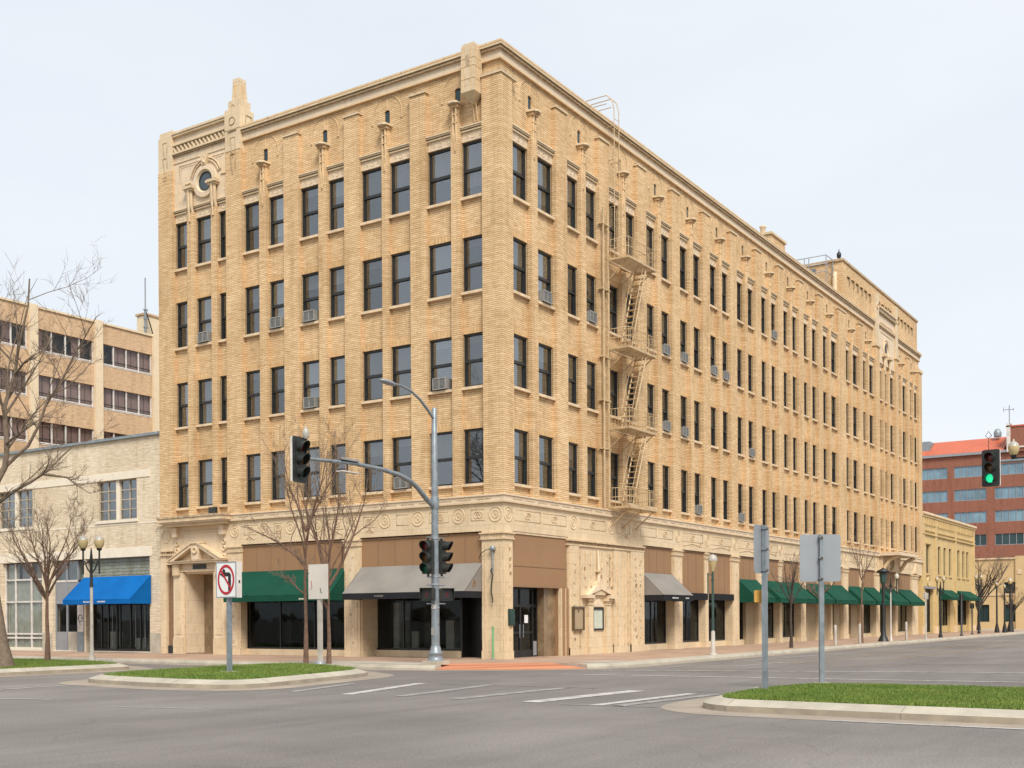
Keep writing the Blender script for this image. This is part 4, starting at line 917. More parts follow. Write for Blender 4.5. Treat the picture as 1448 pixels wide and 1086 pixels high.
mb.fbox(F, 15.05, 16.2, 1.0, 1.06, .15, 3.6, 'beigebase'); mb.fbox(F, 15.1, 16.15, .985, 1.0, 2.35, 2.38, 'granite'); mb.fbox(F, 15.1, 16.15, .985, 1.0, .98, 1.01, 'granite'); mb.fbox(F, 15.9, 15.98, .96, 1.0, 1.15, 1.5, 'bronze'); mb.fbox(F, 15.85, 16.0, .97, 1.0, 1.8, 2.25, 'granite')
mb.fbox(F, 15.0, 16.85, -.02, 1.1, .152, .19, 'granite')
mb.build('entrance_door', B)
mb = MB(); mb.fbox(F, 17.57, 17.62, -.02, .4, .15, 4.2, 'terra'); mb.fbox(F, 18.08, YL, -.03, .4, .15, 4.82, 'terra'); mb.fbox(F, 17.62, 18.08, .1, .4, .5, 4.1, 'niche'); mb.fbox(F, 17.62, 18.08, .0, .4, 4.1, 4.82, 'terra'); mb.fbox(F, 17.62, 18.08, .06, .4, .15, .5, 'frame')
mb.fbox(F, 17.76, 17.79, .06, .12, .5, 4.1, 'panel2'); mb.fbox(F, 17.92, 17.95, .06, .12, .5, 4.1, 'panel2')
mb.fbox(F, 17.55, YL + .02, -.1, 0, 4.5, 4.56, 'ornament'); mb.fbox(F, 17.55, YL + .02, -.1, 0, 4.68, 4.74, 'ornament'); mb.fring(F, 18.1, -.0, 5.35, .28, .025, 'ornament', 14)
for i in range(6): mb.fbox(F, 17.6 + i * .14, 17.64 + i * .14, -.05, 0, 4.57, 4.67, 'grime_shade')
mb.build('end_pilaster', B)
# carved canopy over the far entrance
mb = MB(); F = FR; mb.fbox(F, 48.0, 53.2, -1.5, 0, 5.9, 6.12, 'terra_lt'); mb.fbox(F, 48.2, 53.0, -.25, 0, 4.85, 5.88, 'ornament')
for u in (48.4, 52.8): mb.tube([fp(F, u, -1.3, 5.86), fp(F, u, -.7, 5.6), fp(F, u, -.25, 4.9)], .14, 'ornament', 7)
mb.fring(F, 50.4, -.28, 5.4, .4, .12, 'carved', 14); mb.fring(F, 49.5, -.28, 5.3, .25, .08, 'carved', 12); pass
mb.fprism(F, [(57.5, 4.9), (58.9, 4.9), (58.2, 5.7)], -.15, 0, 'ornament'); mb.lathe([(.12, 4.9), (.25, 5.1), (.1, 5.6)], 49.2, -.3, 'ornament', 8)
mb.build('door_canopy', B)

# ================================================================== AWNINGS
def awning(name, label, F, a, b, m, mval, ztop=3.66, zfr=2.62, zb=2.36, p=1.0, marks=True, ends=True):
    t = thing(name, label, 'awning', fp(F, (a + b) / 2, -.5, 2.4)); off = Vector(t.location)
    def q(u, d, z): return Vector(fp(F, u, d, z)) - off
    e = .012
    mb = MB()
    def slab(P, th):                                  # thin cloth with two faces
        n = (P[1] - P[0]).cross(P[3] - P[0]).normalized() * th
        mb.add(P + [x - n for x in P], [(0, 1, 2, 3), (7, 6, 5, 4), (0, 4, 5, 1), (1, 5, 6, 2), (2, 6, 7, 3), (3, 7, 4, 0)], m)
    dw = .06
    N = 6                                            # slope with a very slight sag
    for i in range(N):
        s0, s1 = i / N, (i + 1) / N
        f = lambda s: (dw + (-p - dw) * s, ztop + (zfr - ztop) * s - .035 * math.sin(PI * s))
        (d0, z0), (d1, z1) = f(s0), f(s1); slab([q(a, d0, z0), q(b, d0, z0), q(b, d1, z1), q(a, d1, z1)], e)
    mb.build('canopy', t)
    for uu in (a, b):
        mb = MB(); P = [q(uu, dw, ztop), q(uu, -p, zfr), q(uu, dw, zfr)]; mb.prism(P, fp(F, .012 if uu == a else -.012, 0, 0, True) if F[0] == 'R' else (0, .012 if uu == a else -.012, 0), m); mb.build('end_panel', t)
    mb = MB(); r = random.Random(int(abs(a) * 10)); n = max(8, int((b - a) / .25))
    rows = [(a + (b - a) * i / n, -p - .012 * math.sin(i * 1.3)) for i in range(n + 1)]
    for (u0, d0), (u1, d1) in zip(rows, rows[1:]):
        mb.quad(q(u0, d0, zfr), q(u1, d1, zfr), q(u1, d1, zb), q(u0, d0, zb), mval); mb.quad(q(u0, d0 + .012, zfr), q(u1, d1 + .012, zfr), q(u1, d1 + .012, zb), q(u0, d0 + .012, zb), mval)
    for uu in (a + .006, b - .006): mb.quad(q(uu, -p, zfr), q(uu, dw, zfr), q(uu, dw, zb), q(uu, -p, zb), mval)
    mb.build('valance', t)
    mb = MB()
    for uu in (a + .06, (a + b) / 2, b - .06):
        mb.tube([q(uu, dw, ztop - .09), q(uu, -p + .06, zfr - .03)], .018, 'galv', 5); mb.tube([q(uu, dw, zfr - .05), q(uu, -p + .06, zfr - .05)], .018, 'galv', 5)
    mb.tube([q(a + .06, -p + .06, zfr - .04), q(b - .06, -p + .06, zfr - .04)], .018, 'galv', 5); mb.build('awning_frame', t)
    return t, q, p, zfr, zb
def awn_marks(t, q, p, spots, m='signwhite'):         # the small worn lettering strokes, unreadable at this size
    mb = MB(); r = random.Random(3)
    for u0, u1, zc in spots:
        u = u0
        while u < u1:
            w_ = r.uniform(.03, .06)
            mb.add([q(u, -p - .018, zc - .03), q(u + w_, -p - .018, zc - .03), q(u + w_, -p - .018, zc + r.uniform(.0, .035)), q(u, -p - .018, zc + .035)], [(0, 1, 2, 3)], m); u += w_ + r.uniform(.015, .035)
    mb.build('lettering', t)
a = awning('awning', 'blue canvas awning on the beige painted brick building at the left', FL, 19.2, 24.0, 'awn_blue', 'awn_blue', 3.68, 2.60, 2.38, 1.1)
awn_marks(a[0], a[1], a[2], [(20.9, 21.45, 2.49), (21.8, 22.45, 2.49)])
a = awning('awning', 'long green awning beside the arched-pediment doorway on the short facade', FL, 7.56, 13.5, 'awn_green', 'awn_green', 3.66, 2.62, 2.37, .9)
awn_marks(a[0], a[1], a[2], [(8.9, 9.15, 2.45)], 'globe')
a = awning('awning', 'large grey awning with black valance next to the corner pier behind the traffic signal pole', FL, .97, 6.74, 'awn_grey', 'awn_black', 3.67, 2.62, 2.38, 1.1)
awn_marks(a[0], a[1], a[2], [(4.7, 5.1, 2.50)], 'awn_grey')
mb = MB(); mb.tube([a[1](.965, -.5 + .10 * math.cos(t_), 2.86 + .16 * math.sin(t_)) for t_ in [i / 9 * PI * 1.3 - .3 for i in range(10)]], .018, 'panel2', 5); mb.tube([a[1](.965, -.5 + .05 * math.cos(t_), 2.84 + .1 * math.sin(t_)) for t_ in [i / 9 * PI * 1.3 - .3 for i in range(10)]], .016, 'panel2', 5); mb.build('emblem', a[0])
a = awning('awning', 'small grey awning with black valance on the long facade, nearest the corner', FR, 11.15, 14.25, 'awn_grey', 'awn_black', 3.60, 2.62, 2.36, .98)
awn_marks(a[0], a[1], a[2], [(12.0, 12.6, 2.49), (13.4, 13.7, 2.49)])
GA = [(22.1, 24.8, 'green awning nearest the grey one on the long facade, behind the yellow sign'), (25.6, 31.5, 'widest green awning on the long facade, behind the slim dark tree'),
      (32.5, 34.95, 'green awning on the long facade hidden mostly by the big grey sign back'), (35.3, 39.8, 'green awning on the long facade just right of the big grey sign back'),
      (40.8, 43.75, 'narrow green awning on the long facade two bays short of the far entrance'), (44.4, 47.2, 'green awning on the long facade right before the far carved entrance'),
      (48.3, 52.4, 'green awning under the carved canopy of the far entrance'), (53.0, 57.2, 'last green awning at the far end of the long facade')]
for a_, b_, lb in GA: awning('awning', lb, FR, a_, b_, 'awn_green', 'awn_green', 3.6, 2.62, 2.38, 1.0)[0]['group'] = 'green awnings along the long facade'

# ================================================================== WINDOW AIR CONDITIONERS
def ac(i, F, r, label, wdt=.58, low=0.0):
    a, b, z0, z1 = WIN[(F[0], i, r)]
    c = (a + b) / 2; t = thing('air_conditioner', label, 'air conditioner', fp(F, c, .14, z0 + .02 + low), 0, 'window air conditioners on the brick block'); w2 = min(wdt, b - a - .16) / 2
    o = Vector(t.location); mb = MB()
    G = (F[0], F[1] - (o.y if F[0] == 'R' else o.x)); cu = c - (o.x if F[0] == 'R' else o.y); zz = z0 + .03 - o.z
    mb.fbox(G, cu - w2, cu + w2, .0, .5, zz + .02, zz + .42, 'acwhite'); mb.fbox(G, cu - w2 - .015, cu + w2 + .015, -.02, .0, zz, zz + .04, 'acwhite'); mb.fbox(G, cu - w2 - .015, cu + w2 + .015, -.02, .0, zz + .40, zz + .44, 'acwhite')
    for q in (-w2, 0, w2): mb.fbox(G, cu + q - .018, cu + q + .018, -.02, .0, zz + .04, zz + .40, 'acwhite')
    mb.build('casing', t)
    mb = MB(); mb.fbox(G, cu - w2 + .02, cu + w2 - .02, -.008, -.001, zz + .05, zz + .39, 'acgrille')
    for j in range(7): mb.fbox(G, cu - w2 + .02, cu + w2 - .02, -.014, -.007, zz + .07 + j * .045, zz + .085 + j * .045, 'acwhite')
    mb.build('grille', t)
RN = ['lowest', 'second-lowest', 'second-highest', 'top']
def nth(i): return ['first', 'second', 'third', 'fourth', 'fifth', 'sixth', 'seventh', 'eighth', 'ninth', 'tenth', 'eleventh', 'twelfth', 'thirteenth', 'fourteenth', 'fifteenth', 'sixteenth', 'seventeenth', 'eighteenth', 'nineteenth', 'twentieth'][i]
for i, r in ((6, 2), (1, 1), (5, 1), (9, 2), (2, 0), (5, 2)):
    ac(i, FL, r, 'white air conditioner in the %s window row, %s window left of the corner' % (RN[r], nth(i)))
for i, r in ((1, 2), (3, 2), (7, 2), (8, 2), (7, 1), (8, 1), (9, 0), (12, 0), (10, 2), (15, 3), (11, 2), (13, 1)):
    ac(i, FR, r, 'white air conditioner in the %s window row, %s window right of the corner' % (RN[r], nth(i)))

# ================================================================== FIRE ESCAPE
t = thing('fire_escape', 'tan painted steel fire escape with four balconies and ladders on the long facade', 'fire escape', (9.2, 0, 6.1))
o = Vector(t.location)
X0, X1, PD = 7.95, 10.5, -1.0
PLZ = [6.18, 9.48, 12.82, 16.55]
for z in PLZ:
    mb = MB()
    for y in (-.02, PD): mb.box(X0 - o.x, X1 - o.x, y - .025, y + .025, z - o.z, z + .09 - o.z, 'escape')
    for x in (X0, X1): mb.box(x - .025 - o.x, x + .025 - o.x, PD + .025, -.045, z - o.z, z + .09 - o.z, 'escape')
    y = PD + .08
    while y < -.1: mb.box(X0 + .03 - o.x, X1 - .03 - o.x, y, y + .045, z + .03 - o.z, z + .06 - o.z, 'escape'); y += .075
    for x in (X0 + .15, (X0 + X1) / 2, X1 - .15): mb.tube([(x - o.x, PD + .1, z - o.z), (x - o.x, 0.02, z - .75 - o.z)], .025, 'escape', 5)
    mb.build('balcony', t)
    mb = MB(); h = .86
    for zz in (z + h, z + .48):
        mb.tube([(X0 - o.x, .0, zz - o.z), (X0 - o.x, PD, zz - o.z), (X1 - o.x, PD, zz - o.z), (X1 - o.x, .0, zz - o.z)], .018, 'escape', 5)
    n = 17
    for i in range(n + 1):
        x = X0 + (X1 - X0) * i / n; mb.tube([(x - o.x, PD, z + .05 - o.z), (x - o.x, PD, z + h - o.z)], .010 if i % 4 else .02, 'escape', 4)
    for x in (X0, X1):
        for i in range(1, 6): y = PD * i / 6; mb.tube([(x - o.x, y, z + .05 - o.z), (x - o.x, y, z + h - o.z)], .010, 'escape', 4)
    mb.build('railing', t)
for z0, z1 in zip(PLZ, PLZ[1:]):
    mb = MB(); xa, xb = 8.35, 9.75
    for y in (-.92, -.42):
        mb.box(0, 0.001, 0, .001, 0, .001, 'escape') if False else None
        mb.tube([(xa - o.x, y, z0 + .08 - o.z), (xb - o.x, y, z1 + .05 - o.z)], .035, 'escape', 5)
        mb.tube([(xa - o.x, y, z0 + .85 - o.z), (xb - .12 - o.x, y, z1 + .45 - o.z)], .015, 'escape', 5)
    n = 13
    for i in range(1, n):
        f = i / n; x = xa + (xb - xa) * f; z = z0 + .08 + (z1 - z0) * f; mb.box(x - .09 - o.x, x + .09 - o.x, -.90, -.44, z - .012 - o.z, z + .012 - o.z, 'escape')
    mb.build('stair', t)
mb = MB()
for x in (8.08, 8.5): mb.tube([(x - o.x, -.3, 16.6 - o.z), (x - o.x, -.3, 22.9 - o.z), (x - o.x, -.2, 23.3 - o.z), (x - o.x, .05, 23.55 - o.z), (x - o.x, 1.0, 23.55 - o.z), (x - o.x, 1.15, 23.4 - o.z), (x - o.x, 1.15, 21.85 - o.z)], .022, 'acwhite' if False else 'escape', 6)
z = 16.8
while z < 22.8: mb.tube([(8.08 - o.x, -.3, z - o.z), (8.5 - o.x, -.3, z - o.z)], .012, 'escape', 4); z += .3
for z in (17.2, 19.0, 20.8, 22.2):
    for x in (8.08, 8.5): mb.tube([(x - o.x, -.3, z - o.z), (x - o.x, .14, z - o.z)], .015, 'escape', 4)
for x in (8.08, 8.5):
    mb.tube([(x - o.x, .05, 23.2 - o.z), (x - o.x, 1.1, 23.2 - o.z)], .018, 'escape', 5)
mb.build('roof_ladder', t)
mb = MB()
for x, r_ in ((7.32, .045), (7.72, .03)): mb.tube([(x - o.x, -.16, 6.2 - o.z), (x - o.x, -.16, 18.6 - o.z)], r_, 'escape', 7)
z = 6.5
while z < 18.5: mb.tube([(7.32 - o.x, -.16, z - o.z), (7.72 - o.x, -.16, z - o.z)], .012, 'escape', 4); z += .4
for z in (8.6, 10.6, 12.4, 15.2, 17.9): mb.box(7.2 - o.x, 7.86 - o.x, -.2, .02, z - o.z, z + .06 - o.z, 'escape')
mb.build('standpipe', t)

# ================================================================== WALL FITTINGS
t = thing('junction_box', 'dark green metal box on the right face of the corner pier', 'box', (.22, -.1, 1.55)); mb = MB(); mb.box(.0, .34, .0, .075, -.18, .42, 'green_box'); mb.build('casing', t)
mb = MB(); mb.box(.02, .32, -.012, -.001, -.15, .39, 'green_box'); mb.box(.28, .30, -.025, -.013, .08, .14, 'galv'); mb.build('door', t)
t = thing('display_case', 'bronze framed notice case on the carved wall left of the little ticket window', 'notice case', (5.15, -.08, 1.13)); mb = MB()
for x0, x1, z0, z1 in ((-.42, -.36, 0, .95), (.36, .42, 0, .95), (-.36, .36, 0, .06), (-.36, .36, .88, .95)): mb.box(x0, x1, -.1, .05, z0, z1, 'bronze')
mb.build('frame', t); mb = MB(); mb.box(-.36, .36, -.05, .0, .06, .88, 'recess'); mb.box(-.04, .04, -.06, -.051, .72, .82, 'bronze'); mb.build('board', t)
t = thing('cable_conduit', 'black cable and grey conduit hanging on the left face of the corner pier', 'conduit', (-.1, .42, 2.2)); mb = MB()
mb.lathe([(.05, 1.88), (.11, 1.9), (.11, 2.0), (.06, 2.06)], 0, 0, 'galv', 10); mb.tube([(0, 0, 1.9), (0, 0, 1.1)], .035, 'galv', 7); mb.build('conduit', t)
mb = MB(); mb.tube([(-.02, .0, 1.25), (-.05, .06, 1.15), (-.03, -.03, 1.0), (-.04, .02, .7), (-.03, .05, .4), (-.04, -.02, .1), (-.06, -.04, .0)], .026, 'iron', 6); mb.tube([(0, .0, 1.95), (-.05, .25, 1.92), (-.02, .5, 1.8), (.02, .62, 1.6)], .015, 'iron', 5); mb.build('cable', t)
t = thing('marker_post', 'slim pale green post against the corner pier on the sidewalk', 'post', (-.35, .25, .15)); mb = MB(); mb.tube([(0, 0, 0), (0, 0, 1.2)], .045, 'greenpost', 8); mb.build('post', t); mb = MB(); mb.lathe([(.07, 0), (.07, .03), (.045, .05)], 0, 0, 'galv', 10); mb.build('foot', t)

# ================================================================== OTHER BUILDINGS
# --- beige painted brick building on the left
t = thing('painted_brick_shop', 'two-storey beige painted brick shop building with the blue awning at the left', 'building', (0, 0, 0)); F = ('L', .1)
y0, y1 = 18.52, 46
ups = [(20.2, 23.05, 6.3, 8.15), (28.03, 30.9, 6.3, 8.15), (36, 38.85, 6.3, 8.15)]
dns = [(19.34, 23.9, .15, 4.55), (24.05, 26.45, .15, 4.55), (27.3, 30.55, .15, 4.55), (31.6, 36, .15, 4.55), (37, 42, .15, 4.55)]
mb = MB(); mb.wall(F, y0, y1, .15, 10.0, 0, .4, ups + dns, 'beige'); mb.box(.5, 22, y0 + .02, y1 - .02, .2, 9.7, 'dark') if False else None
mb.box(3.3, 22, y0, y1, .2, 9.8, 'interior'); mb.box(.5, 22, y0, y1, 9.75, 9.85, 'roof'); mb.box(.9, 3.2, y0, y1, 4.7, 5.5, 'interior'); mb.build('wall', t)
mb = MB(); mb.box(-.02, .55, y0, y1, 10.0, 10.12, 'metalcoping'); mb.build('coping', t)
mb = MB()
mb.fbox(F, 19.2, 24.0, -.03, .1, 4.555, 5.0, 'beigetrim'); mb.fbox(F, 24.05, 31.2, -.025, .1, 4.555, 5.0, 'beigetrim'); mb.fbox(F, 31.3, 45, -.025, .1, 4.555, 5.0, 'beigetrim')
mb.fbox(F, 19.3, 31.2, -.03, .1, 8.16, 8.5, 'beigetrim'); mb.fbox(F, 18.6, 45, -.012, .05, 6.05, 6.12, 'beigetrim'); mb.build('string_course', t)
for a, b in ((18.55, 19.32), (26.47, 27.28), (30.58, 31.58)):
    mb = MB(); mb.fbox(F, a, b, -.015, .1, .15, 1.05, 'beigebase'); mb.build('stone_base', t)
for a, b, z0, z1 in ups:
    mb = MB(); c = (a + b) / 2; d0, d1 = .14, .22
    mb.fbox(F, c - .1, c + .1, .06, .3, z0, z1, 'beigetrim')
    for p, q in ((a, c - .1), (c + .1, b)):
        mb.fbox(F, p, p + .06, d0, d1, z0, z1, 'steelsash'); mb.fbox(F, q - .06, q, d0, d1, z0, z1, 'steelsash'); mb.fbox(F, (p + q) / 2 - .02, (p + q) / 2 + .02, d0, d1, z0, z1, 'steelsash')
        for i in range(5): z = z0 + (z1 - z0 - .05) * i / 4; mb.fbox(F, p + .06, q - .06, d0 + .004, d1, z, z + .05, 'steelsash')
    w_ = mb.build('window', t)
    mb = MB(); mb.fbox(F, a, b, .185, .19, z0, z1, 'pane'); mb.build('pane', w_)
    mb = MB(); mb.fbox(F, a, c - .1, .32, .33, z0 + .2, z1, 'blind'); mb.fbox(F, c + .1, b, .32, .33, z0 + .35, z1, 'blind'); mb.build('blind', w_)
    mb = MB(); mb.fbox(F, a - .1, b + .1, -.06, .2, z0 - .14, z0, 'beigetrim'); mb.build('sill', w_)
# shopfront under the blue awning
mb = MB(); mb.fbox(F, 19.34, 23.9, .2, .3, 3.62, 4.55, 'glassblock'); mb.fbox(F, 21.55, 21.6, .19, .3, 3.62, 4.55, 'greypanel'); mb.build('glass_block_transom', t)
mb = MB()
for u in (19.34, 20.3, 21.0, 21.75, 21.98, 22.6, 23.1, 23.8): mb.fbox(F, u, u + .07, .28, .36, .25, 3.6, 'blackmetal')
mb.fbox(F, 19.34, 23.9, .27, .37, .15, .3, 'blackmetal'); mb.fbox(F, 19.34, 23.9, .27, .37, 3.5, 3.62, 'blackmetal'); mb.fbox(F, 19.34, 23.9, .2, .4, .1, .2, 'beigetrim')
for u in (20.65, 22.3, 20.0): mb.fbox(F, u, u + .02, .26, .28, .4, 2.3, 'galv')
s = mb.build('storefront', t); mb = MB(); mb.fbox(F, 19.34, 23.9, .31, .32, .25, 3.6, 'shopglass'); mb.build('pane', s)
mb = MB()
for u, z in ((20.0, 1.0), (20.9, .8), (22.9, 1.1)): mb.fbox(F, u, u + .5, .9, 1.3, .2, z, 'interior2')
mb.build('display', s)
mb = MB(); mb.fbox(F, 24.1, 24.6, .02, .4, .15, 2.6, 'greypanel'); mb.fring(F, 24.35, .01, 1.75, .16, .02, 'signblack', 12); mb.ftube(F, [(24.2, .01, 1.75), (24.5, .01, 1.78), (24.35, .01, 1.4)], .015, 'signblack', 4); mb.fbox(F, 24.13, 24.57, .01, .03, 1.1, 2.5, 'mullion'); mb.fbox(F, 24.1, 24.6, 0, .03, .15, 1.05, 'galv'); mb.build('sign_pillar', t)
mb = MB()
for u in (24.66, 25.52, 26.38): mb.fbox(F, u, u + .07, .14, .24, .15, 4.5, 'galvsign')
mb.fbox(F, 24.66, 26.45, .15, .23, 2.45, 2.6, 'galvsign'); mb.fbox(F, 24.66, 26.45, .15, .23, 3.5, 3.6, 'mullion')
mb.fbox(F, 24.72, 26.4, .17, .22, 2.6, 3.5, 'greypanel'); mb.fbox(F, 24.72, 25.5, .17, .22, .2, 1.1, 'beigebase'); mb.fbox(F, 25.6, 26.4, .17, .22, .2, 1.1, 'greypanel'); mb.fbox(F, 24.66, 26.45, .1, .3, .1, .2, 'beigetrim')
s = mb.build('storefront', t); mb = MB(); mb.fbox(F, 24.7, 26.4, .20, .21, 1.1, 2.45, 'shopglass'); mb.build('pane', s); mb = MB(); mb.fbox(F, 24.7, 26.4, .20, .21, 3.6, 4.5, 'pane'); mb.build('pane', s)
mb = MB(); mb.fbox(F, 24.7, 26.4, .5, .52, 3.6, 4.5, 'greencurtain'); mb.build('blind', s)
mb = MB()
for u in (27.3, 28.35, 29.65, 30.48): mb.fbox(F, u, u + .07, .14, .24, .3, 4.5, 'mullion')
for z in (.75, .95, 2.55, 3.65): mb.fbox(F, 27.3, 30.55, .15, .23, z, z + .08, 'mullion')
mb.fbox(F, 27.3, 30.55, .1, .3, .15, .32, 'beigetrim'); s = mb.build('storefront', t)
mb = MB(); mb.fbox(F, 27.35, 30.5, .19, .2, .3, 4.5, 'officepane'); mb.build('pane', s)
mb = MB(); u = 27.4
while u < 30.4:
    mb.fbox(F, u, u + .16, .24 + .02 * math.sin(u * 9), .28, .3, 2.55, 'greencurtain'); u += .17 if rnd.random() < .85 else .5
mb.fbox(F, 27.4, 30.5, .25, .27, 2.62, 3.65, 'greencurtain'); mb.fbox(F, 28.4, 29.3, .3, .32, 3.72, 4.45, 'greypanel'); mb.fbox(F, 27.4, 28.3, .4, .42, 3.72, 4.45, 'beigebase'); mb.fbox(F, 29.6, 30.5, .3, .32, 3.72, 4.45, 'greencurtain'); mb.build('curtain', s)

# --- tan office block behind
t = thing('tan_office_block', 'tan brick office block with long window bands rising behind the beige shop', 'building', (0, 50, 0)); F = ('R', 0.0)
bays = [(-5.5, .1), (.7, 6.9), (7.5, 14.75), (15.5, 20.25), (20.85, 25.6)]; fl = [(20.78, 22.42), (17.47, 19.15), (14.2, 15.85), (10.9, 12.6), (7.6, 9.3), (4.3, 6.0)]
mb = MB(); mb.wall(F, -6, 26.35, 0, 23.85, 0, .5, [(a, b, z0, z1) for a, b in bays for z0, z1 in fl], 'tanbrick'); mb.box(-6, 26.35, .9, 18, 0, 23.4, 'interior'); mb.build('wall', t)
mb = MB(); mb.box(-6.1, 26.4, -.1, .6, 23.854, 24.0, 'tanpier'); mb.build('coping', t)
for a in (.1, 6.9, 14.8, 20.25, 25.6):
    mb = MB(); mb.box(a + .02, a + (.58 if a < 14 else .66), -.22, .3, 0, 24.05, 'tanpier'); mb.build('pier', t)
for a, b in bays:
    for k_, (z0, z1) in enumerate(fl[:4]):
        mb = MB(); n = 4 if b - a < 6 else 6
        for i in range(n + 1): u = a + (b - a - .1) * i / n; mb.fbox(F, u, u + .1, .08, .2, z0, z1, 'mullion')
        mb.fbox(F, a, b, .1, .2, z0 + .12, z0 + .2, 'mullion'); mb.fbox(F, a, b, -.02, .2, z0 - .0, z0 + .06, 'mullion'); mb.fbox(F, a, b, .1, .2, z0 + .42, z0 + .47, 'frame'); w_ = mb.build('window', t)
        mb = MB(); mb.fbox(F, a, b, .14, .15, z0 + .06, z1, 'officepane'); mb.build('pane', w_)
        mb = MB(); m = n * 2
        for i in range(m):
            if k_ == 0 and a < 20 and (i * 7 + int(a)) % 5: continue
            if k_ == 0 and a > 20 and i < 2: continue
            mb.fbox(F, a + (b - a) * i / m + .03, a + (b - a) * (i + 1) / m - .03, .3, .31, z0 + .1, z1, 'mauveblind')
        if mb.v: mb.build('blind', w_)
mb = MB(); mb.box(26.6, 31, 2, 3.0, 23, 26.1, 'tanpier'); mb.box(26.5, 31.1, 1.9, 3.1, 26.1, 26.25, 'tanbrick'); mb.build('penthouse', t)
t = thing('roof_antenna', 'thin whip antenna on the roof edge of the tan office block', 'antenna', (26.3, 51.6, 24)); mb = MB()
mb.tube([(0, 0, 0), (0, 0, 2.4)], .09, 'galv', 6); mb.tube([(0, 0, 2.3), (0, 0, 4.9)], .055, 'galvsign', 6); mb.tube([(.05, 0, 2.3), (.5, 0, 1.2), (.9, 0, .1)], .05, 'iron', 5); mb.build('mast', t)
mb = MB()
for z in (.9, 1.6, 2.3): mb.box(-.15, .2, -.08, .08, z, z + .1, 'galv')
mb.build('bracket', t)

# --- yellow two-storey building down the street
t = thing('yellow_shop_building', 'two-storey yellow stucco shop building with tall narrow windows beyond the brick block', 'building', (0, 0, 0)); F = ('R', .05)
wins = [(62.05, 63.1, 5.06, 7.4)] + [(a, a + .95, 5.06, 7.42) for a in (66.05, 68.05, 70.0)] + [(a, a + .95, 5.06, 7.45) for a in (73.3, 75.25, 76.95)]
shops = [(60.9, 64.2, .15, 3.8), (66.15, 70.4, .15, 3.75), (73.2, 77.9, .15, 3.75)]
mb = MB(); mb.wall(F, 60.5, 80.3, .15, 9.8, 0, .4, wins + shops, 'yellow'); mb.box(60.6, 80.25, 3, 18, .2, 9.6, 'interior'); mb.box(60.6, 80.25, .9, 3, 4.2, 9.6, 'dark'); mb.box(79.9, 80.3, .5, 18, .15, 9.8, 'yellow'); mb.build('wall', t)
mb = MB(); mb.fbox(F, 60.5, 80.4, -.25, .4, 9.8, 9.98, 'sill'); mb.fbox(F, 60.5, 80.38, -.15, .0, 9.6, 9.796, 'yellow'); mb.fbox(F, 60.5, 80.36, -.1, 0, 8.5, 8.62, 'yellow'); mb.fbox(F, 60.5, 80.36, -.14, 0, 8.2, 8.3, 'yellow')
u = 60.9
while u < 80: mb.fbox(F, u, u + .3, -.12, 0, 9.0, 9.55, 'yellow'); u += .62
mb.build('cornice', t)
for u in (60.55, 64.75, 71.95, 79.5):
    mb = MB(); mb.fbox(F, u, u + .75, -.09, 0, .15, 9.58, 'yellow'); mb.fbox(F, u - .05, u + .8, -.13, 0, .15, .7, 'sill'); mb.build('pilaster', t)
for i, (a, b, z0, z1) in enumerate(wins):
    mb = MB(); d0 = .15
    mb.fbox(F, a, a + .06, d0, .25, z0, z1, 'frame'); mb.fbox(F, b - .06, b, d0, .25, z0, z1, 'frame'); mb.fbox(F, a + .06, b - .06, d0, .25, z0, z0 + .07, 'frame'); mb.fbox(F, a + .06, b - .06, d0, .25, z1 - .07, z1, 'frame'); mb.fbox(F, a + .06, b - .06, d0, .25, z0 + 1.15, z0 + 1.22, 'frame')
    w_ = mb.build('window', t); mb = MB(); mb.fbox(F, a + .05, b - .05, .2, .21, z0, z1, 'pane'); mb.build('pane', w_)
    mb = MB(); mb.fbox(F, a - .15, b + .15, -.1, .15, z0 - .16, z0, 'yellow'); mb.build('sill', w_)
mb = MB(); mb.fbox(F, 61.7, 63.5, -.12, 0, 7.45, 7.6, 'yellow'); mb.fring(F, 62.6, -.03, 4.4, .35, .09, 'yellow', 12); mb.fring(F, 62.6, -.03, 4.4, .15, .07, 'grime_shade', 8); mb.build('ornament', t)
for (a, b, z0, z1) in shops:
    mb = MB()
    for i in range(5): u = a + (b - a - .1) * i / 4; mb.fbox(F, u, u + .1, .25, .35, z0, z1, 'blackmetal')
    mb.fbox(F, a, b, .26, .34, z1 - .35, z1, 'blackmetal'); mb.fbox(F, a, b, .2, .4, z0, z0 + (.6 if a > 65 else .1), 'yellow'); s = mb.build('storefront', t)
    mb = MB(); mb.fbox(F, a, b, .3, .31, z0 + .1, z1, 'shopglass'); mb.build('pane', s)
mb = MB(); mb.fbox(F, 60.8, 64.3, -.2, .1, 3.8, 4.0, 'greypanel'); mb.build('door_hood', t)
for a_, b_, lb in ((66.2, 71.2, 'nearer of two dark green awnings on the yellow two-storey building'), (73.1, 78.6, 'farther of two dark green awnings on the yellow two-storey building')):
    awning('awning', lb, F, a_, b_, 'awn_green', 'awn_green', 3.85, 3.15, 2.95, 1.0)

